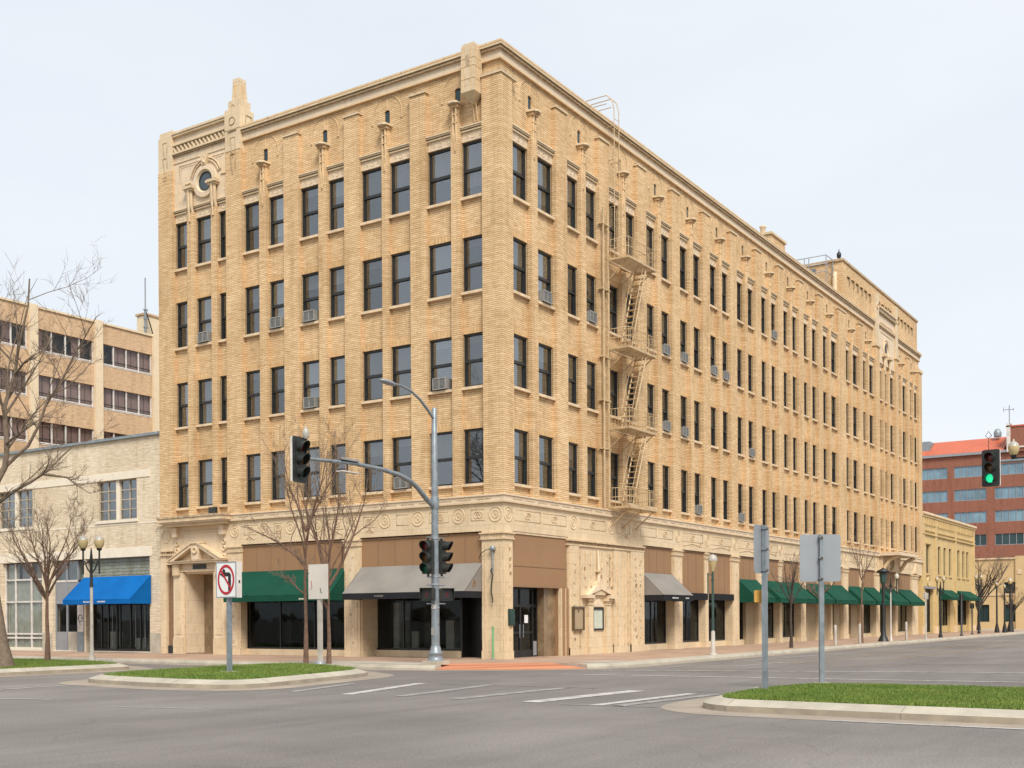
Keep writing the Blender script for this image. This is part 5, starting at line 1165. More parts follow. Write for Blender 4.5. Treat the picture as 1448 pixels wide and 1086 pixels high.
# --- low yellow building across the side street
t = thing('low_yellow_building', 'low yellow block building at the far end of the street below the red brick tower', 'building', (0, 0, 0)); F = ('L', 95.0)
ops = [(-1.1, .05, 3.9, 5.08), (-1.1, .05, .92, 2.74), (1.5, 2.6, .92, 2.74), (-4.6, -2.2, .92, 2.74), (-4.6, -2.2, 3.9, 5.08), (-9, -6, .92, 2.74), (-9, -6, 3.9, 5.08)]
mb = MB(); mb.wall(F, -30, 5, 0, 7.5, 0, .4, ops, 'yellowlow'); mb.box(96, 110, -30, 5, 0, 7.2, 'interior'); mb.box(95.0, 110, 4.7, 5, 0, 7.5, 'yellowlow'); mb.build('wall', t)
mb = MB(); mb.fbox(F, -30, 5, -.12, .4, 7.5, 7.66, 'sill'); mb.fbox(F, -30, 5, -.08, 0, 3.68, 3.82, 'sill'); mb.build('string_course', t)
for u in (-1.95, -5.6, -10):
    mb = MB(); mb.fbox(F, u, u + .85, -.15, .1, 0, 7.8, 'yellowlow'); mb.fbox(F, u + .2, u + .65, -.2, -.15, 5.9, 6.4, 'sill'); mb.build('pilaster', t)
for a, b, z0, z1 in ops:
    mb = MB(); mb.fbox(F, a, b, .25, .3, z0, z1, 'darkglass'); mb.fbox(F, (a + b) / 2 - .04, (a + b) / 2 + .04, .2, .25, z0, z1, 'frame'); mb.build('window', t)

# --- red brick office tower
t = thing('red_brick_office', 'red brick office building with blue window bands and an orange-red metal roof in the distance', 'building', (0, 0, 0)); F = ('L', 140.0)
colu = [(-30, -18.6), (-17.6, -7.6), (-6.6, 1.8), (2.6, 9.2), (10.3, 14.7), (15.6, 22), (23, 32)]; flr = [(21.45, 23.05), (18.1, 19.72), (14.85, 16.45), (11.55, 13.15), (8.2, 9.8), (4.9, 6.5)]
mb = MB(); mb.wall(F, -30, 33, 0, 24.6, 0, .3, [(a, b, z0, z1) for a, b in colu for z0, z1 in flr], 'redbrick'); mb.box(140.6, 165, -30, 33, 0, 24.3, 'interior'); mb.build('wall', t)
for a, b in colu:
    for i, (z0, z1) in enumerate(flr):
        mb = MB(); g = 'blueglass' if i < 3 else 'darkglass'
        mb.fbox(F, a, b, .15, .2, z0, z1, g); n = max(4, int((b - a) / .85))
        for j in range(n + 1): u = a + (b - a - .08) * j / n; mb.fbox(F, u, u + .08, .08, .15, z0, z1, 'galvsign')
        mb.fbox(F, a, b, .07, .15, z0, z0 + .08, 'galvsign'); mb.build('window', t)
mb = MB(); mb.fbox(F, 6.9, 33, -.35, .2, 24.6, 24.95, 'galvsign')
mb.prism([(139.7, 7.9, 24.96), (144.5, 7.9, 27.45), (160, 7.9, 27.45), (160, 7.9, 24.96)], (0, 11.0, 0), 'redroof')
for i in range(32):
    y = 8.0 + i * .34; mb.tube([(139.68, y, 25.0), (144.48, y, 27.49)], .03, 'redroof', 4)
mb.prism([(139.7, 18.9, 24.955), (141.5, 18.9, 25.9), (160, 18.9, 25.9), (160, 18.9, 24.955)], (0, 14, 0), 'redroof')
mb.box(141.5, 150, 18.4, 30, 25.9, 27.3, 'metalcoping')
mb.build('roof', t)
mb = MB(); mb.box(139.6, 160, -30, 7.4, 24.6, 28.1, 'redbrick'); mb.box(139.5, 160, -30, 7.6, 28.1, 28.3, 'redroof'); mb.box(139.5, 139.62, 7.0, 7.5, 24.6, 28.6, 'mullion'); mb.box(139.45, 139.6, -30, 6.5, 25.1, 25.3, 'mullion'); mb.build('stair_tower', t)
mb = MB(); mb.lathe([(.5, 27.4), (.55, 28.0), (.3, 28.5), (.1, 28.6)], 143.5, 9.4, 'metalcoping', 10); mb.build('roof_vent', t)
t = thing('roof_antenna', 'cross-shaped antenna mast on the red brick office roof', 'antenna', (140, 7.2, 28.3)); mb = MB(); mb.tube([(0, 0, 0), (0, 0, 2.9)], .06, 'galv', 5); mb.box(-.25, .25, -.25, .25, 0, .3, 'redbrick'); mb.build('mast', t)
mb = MB(); mb.tube([(0, -.6, 2.3), (0, .8, 2.35)], .045, 'galv', 5); mb.tube([(0, .75, 2.0), (0, .75, 2.7)], .035, 'galv', 5); mb.tube([(0, -.55, 2.1), (0, -.55, 2.5)], .035, 'galv', 5); mb.build('crossbar', t)

# ================================================================== STREET LAMPS
def globe(mb, x, y, z, m='globe', s=1.0):             # acorn globe on its fitter, z = bottom of the fitter
    def q(*p): return [(r * s, z + h * s) for r, h in p]
    mb.lathe(q((.05, 0), (.10, .03), (.115, .09), (.12, .10)), x, y, 'iron', 10)
    mb.lathe(q((.10, .10), (.17, .2), (.205, .36), (.20, .44)), x, y, m, 14)
    mb.lathe(q((.20, .44), (.17, .53), (.10, .60), (.04, .63), (.03, .68), (.005, .73)), x, y, 'globepale', 12)
def lamp_twin(name, label, loc, rz, mpost, mlow, hlow, htop, spread=.29, group=None, m='globe', gs=1.0, pr=1.0):
    t = thing(name, label, 'street lamp', loc, rz, group)
    mb = MB(); mb.lathe([(.17 * pr, 0), (.17 * pr, .12), (.11 * pr, .25), (.095 * pr, .6), (.075 * pr, hlow)], 0, 0, mlow, 14); mb.build('post', t)
    mb = MB(); mb.lathe([(.08, hlow), (.05, hlow + .2), (.045, htop - .4), (.07, htop - .35), (.03, htop + .1), (.01, htop + .2)], 0, 0, mpost, 10)
    for q in (-1, 1):
        mb.tube([(0, 0, htop - .75), (q * spread * .5, 0, htop - .55), (q * spread * .8, 0, htop - .3), (q * spread, 0, htop - .3 + .02)], .028, mpost, 6)
        mb.tube([(0, 0, htop - .2), (q * spread * .5, 0, htop - .35), (q * spread, 0, htop - .42)], .022, mpost, 6); mb.tube([(q * spread, 0, htop - .75), (q * spread, 0, htop + .12)], .033, mpost, 7)
    mb.build('arm', t)
    for q in (-1, 1): b = MB(); globe(b, q * spread, 0, htop + .08, m, gs); b.build('globe', t)
    return t
AZ = math.atan2(-.837, .547)
lamp_twin('street_lamp', 'twin-globe lamp on a pale grey post in front of the blue awning', (-8.3, 12.25, .2), AZ, 'iron', 'postgrey', 2.65, 3.86, .29, m='globetan', gs=.86, pr=.68)
lamp_twin('street_lamp', 'twin-globe lamp on a pale slim post just right of the tall black lantern post', (34.4, -4.5, .15), AZ, 'iron', 'mullion', 2.9, 3.5, .36, gs=.62, pr=.45)
lamp_twin('street_lamp', 'black twin-globe lamp in front of the yellow two-storey building', (45.9, -4.7, .15), AZ, 'iron', 'iron', 2.6, 3.6, .22, 'black street lamps far down the street', 'globetan', .62, .8)
lamp_twin('street_lamp', 'black twin-globe lamp at the far corner of the yellow building', (63.3, -3.7, .15), AZ, 'iron', 'iron', 2.6, 4.2, .22, 'black street lamps far down the street', 'globetan', .65, .8)
t = thing('street_lamp', 'single-globe lamp with green pole in front of the black fascia bays', 'street lamp', (7.15, -5.0, .15)); mb = MB()
mb.lathe([(.17, 0), (.17, .05), (.085, .1), (.075, .9), (.05, .95)], 0, 0, 'postgrey', 12); mb.build('base', t)
mb = MB(); mb.lathe([(.05, .95), (.042, 3.3)], 0, 0, 'irongreen', 10); mb.box(-.14, .14, -.02, .02, 2.9, 2.94, 'iron'); mb.tube([(-.12, .15, 3.2), (-.12, .15, 2.4)], .025, 'irongreen', 5); mb.tube([(0, 0, 3.1), (-.12, .15, 3.15)], .02, 'irongreen', 5); mb.build('post', t); mb = MB(); mb.lathe([(.05, 3.25), (.08, 3.35), (.15, 3.55), (.18, 3.66)], 0, 0, 'globetan', 14); mb.lathe([(.19, 3.66), (.19, 3.74), (.15, 3.86), (.04, 3.92)], 0, 0, 'globepale', 14); mb.build('globe', t)
t = thing('street_lamp', 'tall black post with a wide dark lantern top near the far carved entrance', 'street lamp', (33.0, -4.45, .15)); mb = MB()
mb.lathe([(.33, 0), (.28, .12), (.17, .35), (.12, .9), (.085, 1.2), (.075, 3.4)], 0, 0, 'iron', 12); mb.build('post', t); mb = MB(); mb.lathe([(.08, 3.3), (.16, 3.42), (.23, 3.95)], 0, 0, 'irongreen', 8, False); mb.lathe([(.25, 3.96), (.36, 4.0), (.38, 4.08), (.12, 4.2), (.03, 4.28)], 0, 0, 'iron', 12); mb.build('lantern', t)
def lamp_one(label, loc, h, group): 
    t = thing('street_lamp', label, 'street lamp', loc, 0, group); mb = MB(); mb.lathe([(.3, 0), (.26, .3), (.12, .9), (.075, h - .6), (.075, h)], 0, 0, 'iron', 10); mb.build('post', t); b = MB(); globe(b, 0, 0, h, 'globetan', .95); b.build('globe', t); return t
lamp_one('black single-globe lamp rightmost, in front of the low yellow building', (74.0, -4.2, .15), 4.1, 'black street lamps far down the street')
for i, (x, y, h, lb) in enumerate(((69.6, -3.9, 3.9, 'left one of two close slim black lamps by the low yellow building'), (69.65, -4.5, 3.7, 'right one of two close slim black lamps by the low yellow building'))):
    t = thing('street_lamp', lb, 'street lamp', (x, y, .15), 0, 'black street lamps far down the street'); mb = MB(); mb.lathe([(.22, 0), (.18, .3), (.08, .8), (.06, h)], 0, 0, 'iron', 9); mb.build('post', t); b = MB(); globe(b, 0, 0, h, 'globetan', .55); b.build('globe', t)
for x, y, h, m, r_, lb in ((39.8, -5.2, 2.9, 'postgrey', .05, 'thin pale grey post at the kerb before the yellow building door'), (53.2, -4.5, 3.0, 'iron', .07, 'thin black post at the kerb before the farther dark green awning'), (59.8, -3.9, 2.4, 'iron', .05, 'thin dark post at the far corner of the yellow building wall')):
    t = thing('street_post', lb, 'post', (x, y, .15)); mb = MB(); mb.lathe([(r_ * 2, 0), (r_ * 2, .06), (r_, .12), (r_, h), (r_ * .6, h + .05)], 0, 0, m, 8); mb.build('shaft', t); mb = MB(); mb.box(-.02, .02, -.16, .16, h - .4, h, m); mb.build('plate', t)
for x, y, h, lb in ((23.3, -4.7, 1.02, 'short pale concrete post, nearest of three right of the broad grey sign pole'), (27.5, -4.7, 1.05, 'short pale concrete post, middle of the three right of the broad grey sign pole'), (36.3, -4.9, 1.1, 'short pale concrete post on the sidewalk beyond the black lantern post')):
    t = thing('stub_post', lb, 'post', (x, y, .15), 0, 'short concrete posts along the kerb'); mb = MB(); mb.lathe([(.075, .02), (.07, h - .04), (.05, h), (.02, h + .02)], 0, 0, 'postgrey', 10); mb.build('shaft', t); mb = MB(); mb.lathe([(.3, 0), (.3, .02), (.12, .03)], 0, 0, 'granite', 10); mb.build('base', t)

# ================================================================== SIGNS
t = thing('no_left_turn_sign', 'white no left turn sign, black arrow in a red ring, on the island lawn', 'sign', (-12.25, .99, .19)); mb = MB()
mb.box(-.055, .055, -.055, .055, .02, 2.06, 'galv'); mb.build('post', t); mb = MB(); mb.box(-.2, .2, -.2, .2, 0, .03, 'concrete'); mb.build('footing', t)
mb = MB(); z0, z1, hw = 2.06, 3.05, .395
mb.box(-.10, .10, -hw, hw, z0, z1, 'mullion'); mb.box(-.115, -.10, -hw, -hw + .03, z0, z1, 'galvsign'); mb.box(-.115, -.10, hw - .03, hw, z0, z1, 'galvsign'); mb.box(-.115, -.10, -hw + .03, hw - .03, z0, z0 + .03, 'galvsign'); mb.box(-.115, -.10, -hw + .03, hw - .03, z1 - .03, z1, 'galvsign')
mb.box(-.02, .03, -hw - .01, -hw, z0 + .4, z0 + .48, 'signblack'); mb.build('box', t)
mb = MB(); mb.box(-.108, -.101, -hw + .03, hw - .03, z0 + .03, z1 - .03, 'signwhite')
# local frame: the face looks toward -x, picture-left is +y
zc = (z0 + z1) / 2
def face(pts, m, x=-.112):
    if m == 'signblack': pts = [(y * 1.3 - .01, zc + (z - zc) * 1.3 + .02) for y, z in pts]
    mb.prism([(x, y, z) for y, z in pts], (.004, 0, 0), m)
face([(-.135, zc - .24), (-.045, zc - .24), (-.045, zc + .02), (-.08, zc + .10), (-.02, zc + .155)][:0] or [(-.14, zc - .25), (-.055, zc - .25), (-.055, zc + .055), (.03, zc + .055), (.03, zc + .14), (-.09, zc + .14), (-.14, zc + .09)], 'signblack')
face([(.03, zc + .0), (.20, zc + .1), (.12, zc + .14), (.10, zc + .22), (.03, zc + .19)], 'signblack')
n = 40
for i in range(n):
    t0, t1 = 2 * PI * i / n, 2 * PI * (i + 1) / n; ro, ri, sz = .325, .265, 1.28
    face([(ro * math.cos(t0), zc + sz * ro * math.sin(t0)), (ro * math.cos(t1), zc + sz * ro * math.sin(t1)), (ri * math.cos(t1), zc + sz * ri * math.sin(t1)), (ri * math.cos(t0), zc + sz * ri * math.sin(t0))], 'signred', -.116)
face([(.215, zc + .235), (.175, zc + .275), (-.215, zc - .235), (-.175, zc - .275)], 'signred', -.1175)
mb.build('face', t)
t = thing('sign', 'blank cream sign board on a pale post between the two slim bare trees', 'sign', (-6.9, 2.55, .19), 0); mb = MB(); mb.box(-.062, .062, -.062, .062, .02, 2.1, 'postgrey'); mb.build('post', t)
mb = MB(); mb.box(-.085, -.065, -.42, .42, 2.1, 3.22, 'signcream'); mb.build('panel', t); mb = MB(); mb.lathe([(.17, 0), (.15, .06), (.11, .1)], 0, 0, 'galvsign', 8); mb.build('base', t)
mb = MB(); mb.tube([(-.09, -.1, 2.45), (-.09, -.12, 2.32), (-.09, -.16, 2.3)], .012, 'signblack', 4); mb.tube([(-.09, .3, 2.7), (-.09, .26, 2.5), (-.09, .32, 2.4)], .01, 'signred', 4); mb.build('scribble', t)
def back_sign(name, label, loc, rz, w_, z0, z1, pw):
    t = thing(name, label, 'sign', loc, rz); mb = MB(); mb.box(-pw / 2, pw / 2, -.11, -.02, 0.0, z0, 'galv'); mb.box(-pw * .32, pw * .32, -.10, -.02, z0, z1, 'galv'); mb.build('post', t)
    mb = MB(); c = .06; x0, x1 = -w_ / 2, w_ / 2
    P = []
    for cx, cz, a0 in ((x1 - c, z0 + c, -PI / 2), (x1 - c, z1 - c, 0), (x0 + c, z1 - c, PI / 2), (x0 + c, z0 + c, PI)):
        for k in range(4): a = a0 + PI / 2 * k / 3; P.append((cx + c * math.cos(a), -.012, cz + c * math.sin(a)))
    mb.prism(P, (0, .012, 0), 'galvsign'); mb.build('panel', t)
    mb = MB()
    for z in (z0 + .06, z1 - .07, (z0 + z1) / 2):
        mb.box(-pw * .55, pw * .55, -.125, -.01, z - .012, z + .012, 'galv'); mb.tube([(0, -.10, z), (0, -.14, z)], .025, 'bronze', 7)
    mb.build('clamp', t); mb = MB(); mb.box(-.15, .15, -.2, .12, 0, .025, 'concrete'); mb.build('footing', t)
    return t
s1 = back_sign('sign', 'narrow-looking grey sign back turned edge-on, on a pole at the nose of the right lawn', (-12.97, -14.7, .19), 0.0, .80, 2.30, 3.25, .095)
mb = MB(); mb.prism([(.09 + .547 * a_, .06 - .837 * a_, z_) for a_, z_ in ((-.12, 1.74), (.09, 1.72), (.15, 1.80), (.15, 1.93), (.09, 1.99), (-.12, 1.97))], (.03, .02, 0), 'signyellow'); mb.build('yellow_plate', s1)
s2 = back_sign('sign', 'broad grey sign back facing squarely, on a pole behind the right lawn', (-10.15, -14.95, .19), AZ + .03, .89, 2.2, 3.22, .10)

# ================================================================== TRAFFIC SIGNALS
def xf(mb, M): mb.v = [tuple(M @ Vector(p)) for p in mb.v]; return mb
def signal_head(par, pos, az, lit=None, plate=True, pale=False):
    """three-lens head looking along local +x, turned by az, centre at pos"""
    M = Matrix.Translation(pos) @ Matrix.Rotation(az, 4, 'Z')
    mb = MB(); mb.box(-.18, .0, -.18, .18, -.54, .54, 'sigblack')
    for z in (-.18, .18): mb.box(-.185, .005, -.185, .185, z - .008, z + .008, 'iron')
    mb.tube([(-.09, 0, .54), (-.09, 0, .62)], .04, 'sigblack', 7); mb.tube([(-.09, 0, -.62), (-.09, 0, -.54)], .04, 'sigblack', 7)
    h = xf(mb, M).build('signal_head', par)
    if plate:
        mb = MB(); P = []
        for cx, cz, a0 in ((.23, -.57, -PI / 2), (.23, .57, 0), (-.23, .57, PI / 2), (-.23, -.57, PI)):
            for k in range(4): a = a0 + PI / 2 * k / 3; P.append((-.03, cx + .07 * math.cos(a), cz + .07 * math.sin(a)))
        mb.prism(P, (.02, 0, 0), 'sigblack')
        if pale: mb.box(-.10, -.035, .28, .305, -.62, .62, 'mullion'); mb.box(-.10, -.035, -.305, -.28, -.62, .62, 'mullion')
        xf(mb, M).build('backplate', h)
    for k, (z, m) in enumerate(((.36, 'lensred'), (0, 'lensamber'), (-.36, 'lensgreen'))):
        mb = MB(); n = 20; r = .158; L_ = .30
        for i in range(n):
            t0 = -PI * .30 + PI * 1.60 * i / n; t1 = -PI * .30 + PI * 1.60 * (i + 1) / n
            def pt(t_, x, rr): return (x, rr * math.cos(t_), z + rr * math.sin(t_))
            e0 = L_ * (.72 + .28 * math.sin(max(t0, -PI / 4))); e1 = L_ * (.72 + .28 * math.sin(max(t1, -PI / 4)))
            mb.quad(pt(t0, 0, r), pt(t1, 0, r), pt(t1, e1, r), pt(t0, e0, r), 'sigblack'); mb.quad(pt(t0, 0, r - .012), pt(t1, 0, r - .012), pt(t1, e1, r - .012), pt(t0, e0, r - .012), 'sigblack'); mb.quad(pt(t0, e0, r), pt(t1, e1, r), pt(t1, e1, r - .012), pt(t0, e0, r - .012), 'sigblack')
        xf(mb, M).build('visor', h)
        mb = MB(); mb.add([(.03, .148 * math.cos(2 * PI * i / 20), z + .148 * math.sin(2 * PI * i / 20)) for i in range(20)] + [(.075, 0, z)], [(i, (i + 1) % 20, 20) for i in range(20)], (m + 'lit') if lit == k else m, True)
        xf(mb, M).build('lens', h)
    return h
def ped_head(par, pos, az):
    M = Matrix.Translation(pos) @ Matrix.Rotation(az, 4, 'Z'); mb = MB(); mb.box(-.2, 0, -.21, .21, -.2, .2, 'sigblack')
    h = xf(mb, M).build('pedestrian_signal', par)
    mb = MB(); mb.box(.0, .12, -.22, .22, .195, .21, 'sigblack'); mb.box(.0, .1, -.22, -.205, -.15, .195, 'sigblack'); mb.box(.0, .1, .205, .22, -.15, .195, 'sigblack'); xf(mb, M).build('hood', h)
    mb = MB(); mb.box(.001, .01, -.17, .17, -.16, .16, 'iron'); mb.box(.011, .013, -.06, .05, -.09, .09, 'reddim'); xf(mb, M).build('lens', h)
t = thing('traffic_signal', 'galvanised traffic signal pole with mast arm and street light, before the large grey awning', 'traffic signal', (-4.64, -.4, .15)); o = Vector(t.location)
def W(x, z, y=-.4): return (x - o.x, y - o.y, z - o.z)
mb = MB(); mb.lathe([(.135, .3), (.125, 2.5), (.11, 5.3), (.085, 8.3), (.06, 8.34)], 0, 0, 'galv', 14); mb.build('pole', t)
mb = MB(); mb.lathe([(.30, .12), (.24, .16), (.22, .32), (.26, .36), (.19, .42), (.15, .6)], 0, 0, 'galv', 12); mb.build('shoe_base', t)
mb = MB(); mb.box(-.32, .32, -.32, .32, 0, .12, 'beigebase'); mb.build('footing', t)
mb = MB(); mb.tube([W(-4.66, 5.25), W(-5.1, 5.5), W(-5.56, 5.82), W(-5.95, 6.0), W(-6.5, 6.13), W(-7.3, 6.21), W(-8.6, 6.25), W(-10.7, 6.17)], [.085, .085, .08, .078, .074, .068, .06, .045], 'galv', 10); mb.lathe([(.13, 5.05), (.14, 5.1), (.14, 5.4), (.13, 5.45)], 0, 0, 'galv', 12); mb.build('mast_arm', t)
mb = MB(); mb.tube([W(-4.64, 8.1), W(-4.95, 8.35), W(-5.4, 8.65), W(-5.9, 8.86), W(-6.35, 8.93), W(-6.7, 8.93)], [.05, .048, .043, .04, .036, .034], 'galv', 8); mb.build('lamp_arm', t)
mb = MB(); P = W(-7.0, 8.92); M = Matrix.Translation(P) @ Matrix.Rotation(.06, 4, 'Y') @ Matrix.Diagonal((.40, .14, .075, 1))
mb.lathe([(.0, -1.0), (.5, -.85), (.85, -.5), (1.0, 0), (.8, .6), (.4, .95), (0, 1.0)], 0, 0, 'galvsign', 14); xf(mb, M).build('lamp_head', t)
signal_head(t, W(-10.88, 6.11), -PI / 2 + .10, None, True, True)
signal_head(t, W(-5.08, 3.62), PI + .15, None, False); signal_head(t, W(-4.28, 3.64, -.5), -PI / 2 + .25, None, False)
ped_head(t, W(-5.08, 2.42), PI + .2); ped_head(t, W(-4.2, 2.42, -.55), -PI / 2 - .5)
mb = MB()
for z in (4.26, 2.98, 2.72, 2.12): mb.tube([W(-5.08, z), W(-4.64, z), W(-4.25, z, -.5)], .022, 'galv', 6)
for z in (2.0, 2.75, 3.0, 4.25): mb.lathe([(.142, z - .03 - o.z), (.142, z + .03 - o.z)], 0, 0, 'galvsign', 12)
mb.box(-.14, -.12, -.1, .05, 1.95 - .15, 2.1 - .15, 'mullion'); mb.box(-.15, -.13, -.05, .06, .95, 1.2, 'acwhite'); mb.build('bracket', t)
mb = MB(); mb.box(*[v for v in (W(-9.25, 6.3)[0], W(-8.45, 6.3)[0])], -.10, -.08, 6.30 - o.z, 6.36 - o.z, 'acwhite'); mb.box(W(-9.2, 0)[0], W(-8.5, 0)[0], -.08, .1, 6.29 - o.z, 6.31 - o.z, 'iron'); mb.box(W(-9.25, 0)[0], W(-8.5, 0)[0], -.12, .12, 5.95 - o.z, 5.98 - o.z, 'mullion'); mb.tube([W(-8.9, 5.96), W(-8.9, 6.3)], .03, 'iron', 6); mb.build('sensor', t)
mb = MB(); x = W(-10.62, 0)[0]; mb.tube([(x, .02, 6.17 - o.z), (x, .02, 6.75 - o.z)], .03, 'iron', 6); mb.lathe([(.06, 6.72 - o.z), (.09, 6.78 - o.z), (.10, 6.9 - o.z), (.07, 7.0 - o.z), (.02, 7.04 - o.z), (.015, 7.1 - o.z)], x, .02, 'globepale', 12); mb.build('globe_lamp', t)
t = thing('traffic_signal', 'traffic signal with the green light on, hanging from a mast arm at the right edge', 'traffic signal', (7.93, -24.5, 0)); o = Vector(t.location)
mb = MB(); mb.lathe([(.25, 0), (.2, .4), (.15, .5), (.10, 8.0)], 0, 0, 'galv', 12); mb.build('pole', t)
mb = MB(); mb.tube([(0, 0, 6.3), (0, 1.5, 6.75), (0, 4, 6.92), (0, 9.3, 6.95)], [.1, .09, .075, .05], 'galv', 10); mb.build('mast_arm', t)
signal_head(t, (-.15, 9.44, 6.73), PI - .12, 2, True, True)
mb = MB(); mb.tube([(0, 8.72, 6.95), (0, 8.72, 7.1)], .04, 'iron', 7); globe(mb, 0, 8.72, 7.04, 'globetan', .9); mb.tube([(0, 8.8, 7.02), (0, 7.4, 7.06)], .03, 'iron', 6); mb.box(-.02, .02, 7.5, 7.56, 6.9, 7.4, 'iron'); mb.build('globe_lamp', t)
mb = MB(); mb.tube([(-.15, 9.5, 7.35), (-.15, 9.5, 7.75)], .012, 'bronze', 4); mb.tube([(-.15, 9.4, 7.85), (-.15, 9.5, 8.0), (-.15, 9.6, 7.85), (-.15, 9.5, 7.75), (-.15, 9.4, 7.85)], .012, 'bronze', 4); mb.build('finial', t)

# ================================================================== TREES (bare, early spring)
def tree(label, base, trunk, limbs, r0, mat, seed, twig=1.0, levels=3, spread=.75, up=.35, group=None, dens=1.0, name='bare_tree'):
    """trunk: polyline (world offsets from base); limbs: list of polylines with start radius"""
    t = thing(name, label, 'tree', base, 0, group); R_ = random.Random(seed)
    mb = MB(); n = len(trunk); rr = [r0 * (1 - .42 * i / (n - 1)) for i in range(n)]; rr[0] *= 1.35
    mb.tube(trunk, rr, mat, 9); mb.build('trunk', t)
    mb = MB()
    def grow(p, d, L_, r, lv):
        k = 4 if lv > 1 else 3; pts = [p.copy()]; q = p.copy(); dd = d.copy()
        for i in range(k):
            dd = (dd + Vector((R_.gauss(0, .16), R_.gauss(0, .16), R_.gauss(0, .12) + up * .18))).normalized(); q = q + dd * L_ / k; pts.append(q.copy())
        mb.tube(pts, [r * (1 - .72 * i / k) for i in range(k + 1)], mat if r > .012 else 'twig', 5 if r > .02 else 3, cap=False)
        if lv <= 0: return
        sub(pts, [r * (1 - .72 * i / k) for i in range(k + 1)], L_, lv)
    def sub(pts, rr, L_, lv):
        m = max(2, int((3 + R_.random() * 3) * dens * (1.0 if lv < 3 else .9)))
        for _ in range(m):
            f = R_.uniform(.25, 1.0) * (len(pts) - 1); i = min(int(f), len(pts) - 2); s = f - i
            p = pts[i].lerp(pts[i + 1], s); ax = (pts[i + 1] - pts[i]).normalized(); r = rr[i] * (1 - s) + rr[i + 1] * s
            side = Vector((R_.gauss(0, 1), R_.gauss(0, 1), R_.gauss(0, .5))); side = (side - ax * side.dot(ax)).normalized()
            d = (ax * R_.uniform(.5, 1.0) + side * spread * R_.uniform(.6, 1.2) + Vector((0, 0, up * R_.uniform(0, 1)))).normalized()
            grow(p, d, L_ * R_.uniform(.36, .62) * twig, max(.0055, r * R_.uniform(.5, .72)), lv - 1)
    for pl, r in limbs:
        P = [Vector(q) for q in pl]; k = len(P) - 1
        # smooth the limb a little
        Q = []
        for i in range(k):
            Q.append(P[i]); m_ = P[i].lerp(P[i + 1], .5) + Vector((R_.gauss(0, .03), R_.gauss(0, .03), R_.gauss(0, .02))) * (P[i + 1] - P[i]).length; Q.append(m_)
        Q.append(P[-1]); kk = len(Q) - 1; rq = [r * (1 - .8 * i / kk) for i in range(kk + 1)]
        mb.tube(Q, rq, mat, 7, cap=False); Lt = sum((b - a).length for a, b in zip(Q, Q[1:]))
        for rep in range(2): sub(Q, rq, Lt * .85, levels)
    mb.build('branches', t); return t
H = Vector((.547, -.837, 0)); Dp = Vector((.837, .547, 0))
def V(r_, z, d=0): return tuple(H * r_ + Dp * d + Vector((0, 0, z)))
# large tree at the left edge: trunk leans out of frame, limbs sweep back in
tree('large bare tree at the far left edge, its limbs reaching over the tan office block', (-13.1, 10.2, .19), [V(0, 0), V(-.10, .8), V(-.30, 2.2), V(-.55, 3.6), V(-.62, 4.6)],
     [([V(-.60, 4.5), V(-.30, 5.4), V(.05, 6.3, .1), V(.15, 7.2), V(.10, 8.2), V(.35, 9.3, .2), V(.65, 10.5), V(.9, 12.2)], .12),
      ([V(-.62, 4.4), V(-.3, 5.05), V(.5, 5.5, -.3), V(1.5, 6.0, -.5), V(2.4, 6.9, -.4)], .085),
      ([V(.05, 6.3, .1), V(.7, 7.0, .3), V(1.3, 8.4, .3), V(1.8, 9.4, .6), V(2.4, 10.4, .5), V(3.0, 11.0)], .06),
      ([V(.10, 8.0), V(-.25, 9.0, -.3), V(-.3, 10.2, -.2), V(-.1, 11.4)], .05),
      ([V(1.5, 6.0, -.5), V(2.2, 5.9, -.4), V(2.9, 5.4, -.3)], .05),
      ([V(-.6, 4.6), V(-1.4, 6, .4), V(-2.2, 8.2, .6), V(-2.6, 10, .5)], .13), ([V(.1, 7.0), V(.9, 7.3, -.6), V(1.9, 7.9, -.8)], .05), ([V(.3, 9.2, .2), V(.9, 9.5, -.4), V(1.6, 9.9, -.5)], .045)], .26, 'bark', 21, .80, 3, .75, .25, dens=1.4)
def street_tree(label, base, fork, top, spread_, r0, mat, seed, nl=6, extra=(), levels=3, group=None, dens=1.0):
    R_ = random.Random(seed); limbs = []
    for i in range(nl):
        a = 2 * PI * (i + R_.uniform(-.25, .25)) / nl; z0 = fork * R_.uniform(.92, 1.0) + R_.uniform(0, .25) * (top - fork); s = spread_ * R_.uniform(.6, 1.05); zt = fork + (top - fork) * R_.uniform(.75, 1.0)
        c, si = math.cos(a), math.sin(a)
        limbs.append(([V(0, z0), V(c * s * .30, z0 + (zt - z0) * .35, si * s * .30), V(c * s * .62, z0 + (zt - z0) * .68, si * s * .62), V(c * s * .85, zt, si * s * .85)], r0 * R_.uniform(.42, .6)))
    limbs.append(([V(0, fork * .98), V(.04, fork + (top - fork) * .4, .03), V(-.03, top * .99)], r0 * .6)); limbs += list(extra)
    return tree(label, base, [V(0, 0), V(.01, fork * .35), V(-.015, fork * .7), V(0, fork + .02)], limbs, r0, mat, seed, .82, levels, .62, .38, group, dens)
street_tree('slim bare tree with reddish trunk forking high, left one of the pair on the island', (-6.5, 3.55, .19), 3.7, 7.3, 1.5, .07, 'bark_red', 5, 6, [([V(0, 2.25), V(-.5, 2.75), V(-1.0, 3.0)], .035), ([V(0, 3.3), V(-.9, 4.0), V(-1.9, 4.5)], .05), ([V(0, 2.9), V(.3, 2.75), V(.45, 2.95)], .015)], group='pair of slim bare trees on the island')
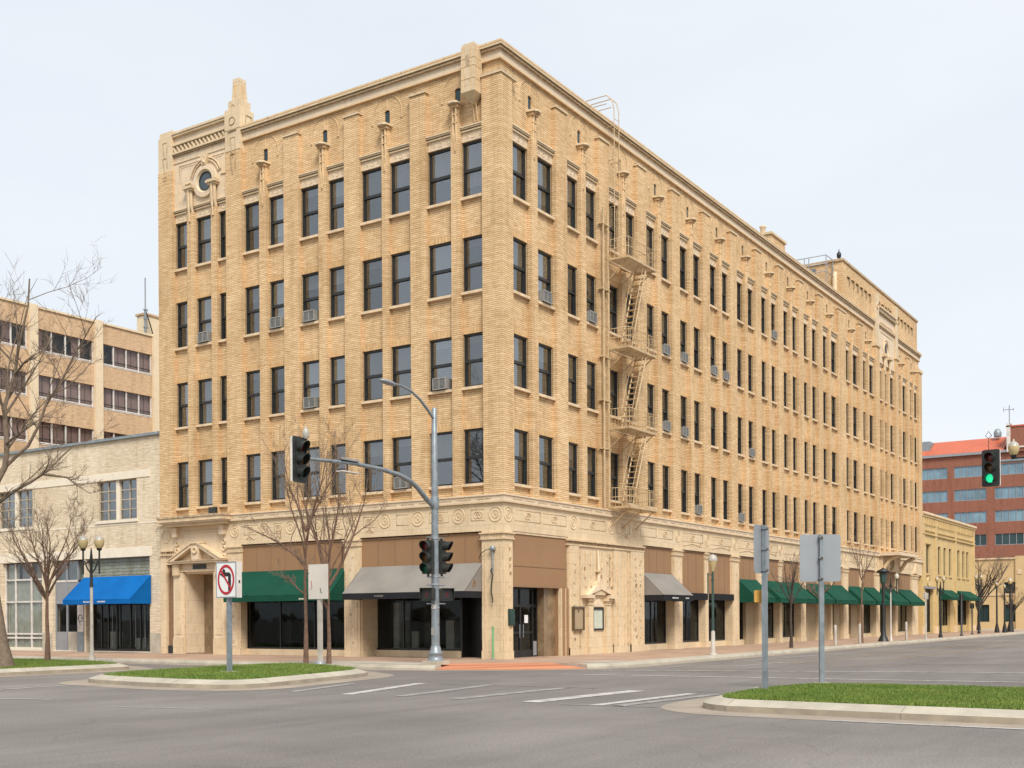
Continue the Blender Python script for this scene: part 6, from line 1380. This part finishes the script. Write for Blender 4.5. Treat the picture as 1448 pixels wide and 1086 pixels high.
street_tree('slim bare tree with reddish trunk forking low, right one of the pair on the island', (-6.6, 2.45, .19), 2.55, 6.4, 1.55, .068, 'bark_red', 8, 6, [([V(-.02, 1.75), V(-.35, 2.6), V(-.75, 3.1), V(-1.0, 3.4)], .05), ([V(0, 2.5), V(.5, 3.4), V(.9, 4.4), V(1.3, 6.0)], .06)], group='pair of slim bare trees on the island')
street_tree('small reddish-brown bare tree in front of the beige shop, left of the blue awning', (-8.95, 13.9, .19), 2.3, 5.1, 1.95, .085, 'bark_red', 12, 9, [([V(0, 2.2), V(-.5, 3.0), V(-1.2, 4.0)], .06)], dens=1.15)
street_tree('slender dark-trunked bare tree on the sidewalk before the widest green awning', (18.2, -4.2, .15), 1.9, 4.3, 1.15, .075, 'bark_dark', 31, 5, levels=2)
street_tree('young orange-twigged bare tree behind the broad grey sign pole', (22.5, -4.2, .15), 2.3, 3.6, 1.6, .07, 'bark_red', 33, 6, levels=2)
street_tree('thin bare tree on the sidewalk near the far carved entrance', (29.3, -4.3, .15), 3.0, 5.9, 1.1, .06, 'bark_red', 35, 4, levels=2)
street_tree('bushy rounded bare tree with dark trunk before the low yellow building', (86.0, .8, .1), 1.9, 7.0, 3.3, .17, 'bark_dark', 41, 13, levels=3, dens=1.1)
street_tree('small bushy bare tree rightmost, before the dark windows of the low yellow building', (88.0, -2.0, .1), 1.5, 4.2, 2.0, .08, 'bark_dark', 43, 9, levels=3)

# far background: low scrub line beyond the streets
mb = MB(); r5 = random.Random(8)
for i in range(260):
    a = r5.uniform(0, 2 * PI); R0 = r5.uniform(420, 700); x, y = R0 * math.cos(a), R0 * math.sin(a); h = r5.uniform(4, 9)
    mb.lathe([(h * .5, 0), (h * 1.1, h * .35), (h * .8, h * .8), (h * .2, h)], x, y, 'scrub', 7)
tag(mb.build('far_trees', recalc=False), 'distant line of scrubby trees along the horizon', 'trees', kind='stuff')
# cross-street pavement at the far end
mb = MB(); mb.box(84, 95, -6, 20, -.1, .154, 'crosswalk'); tag(mb.build('far_pavement'), kind='structure')
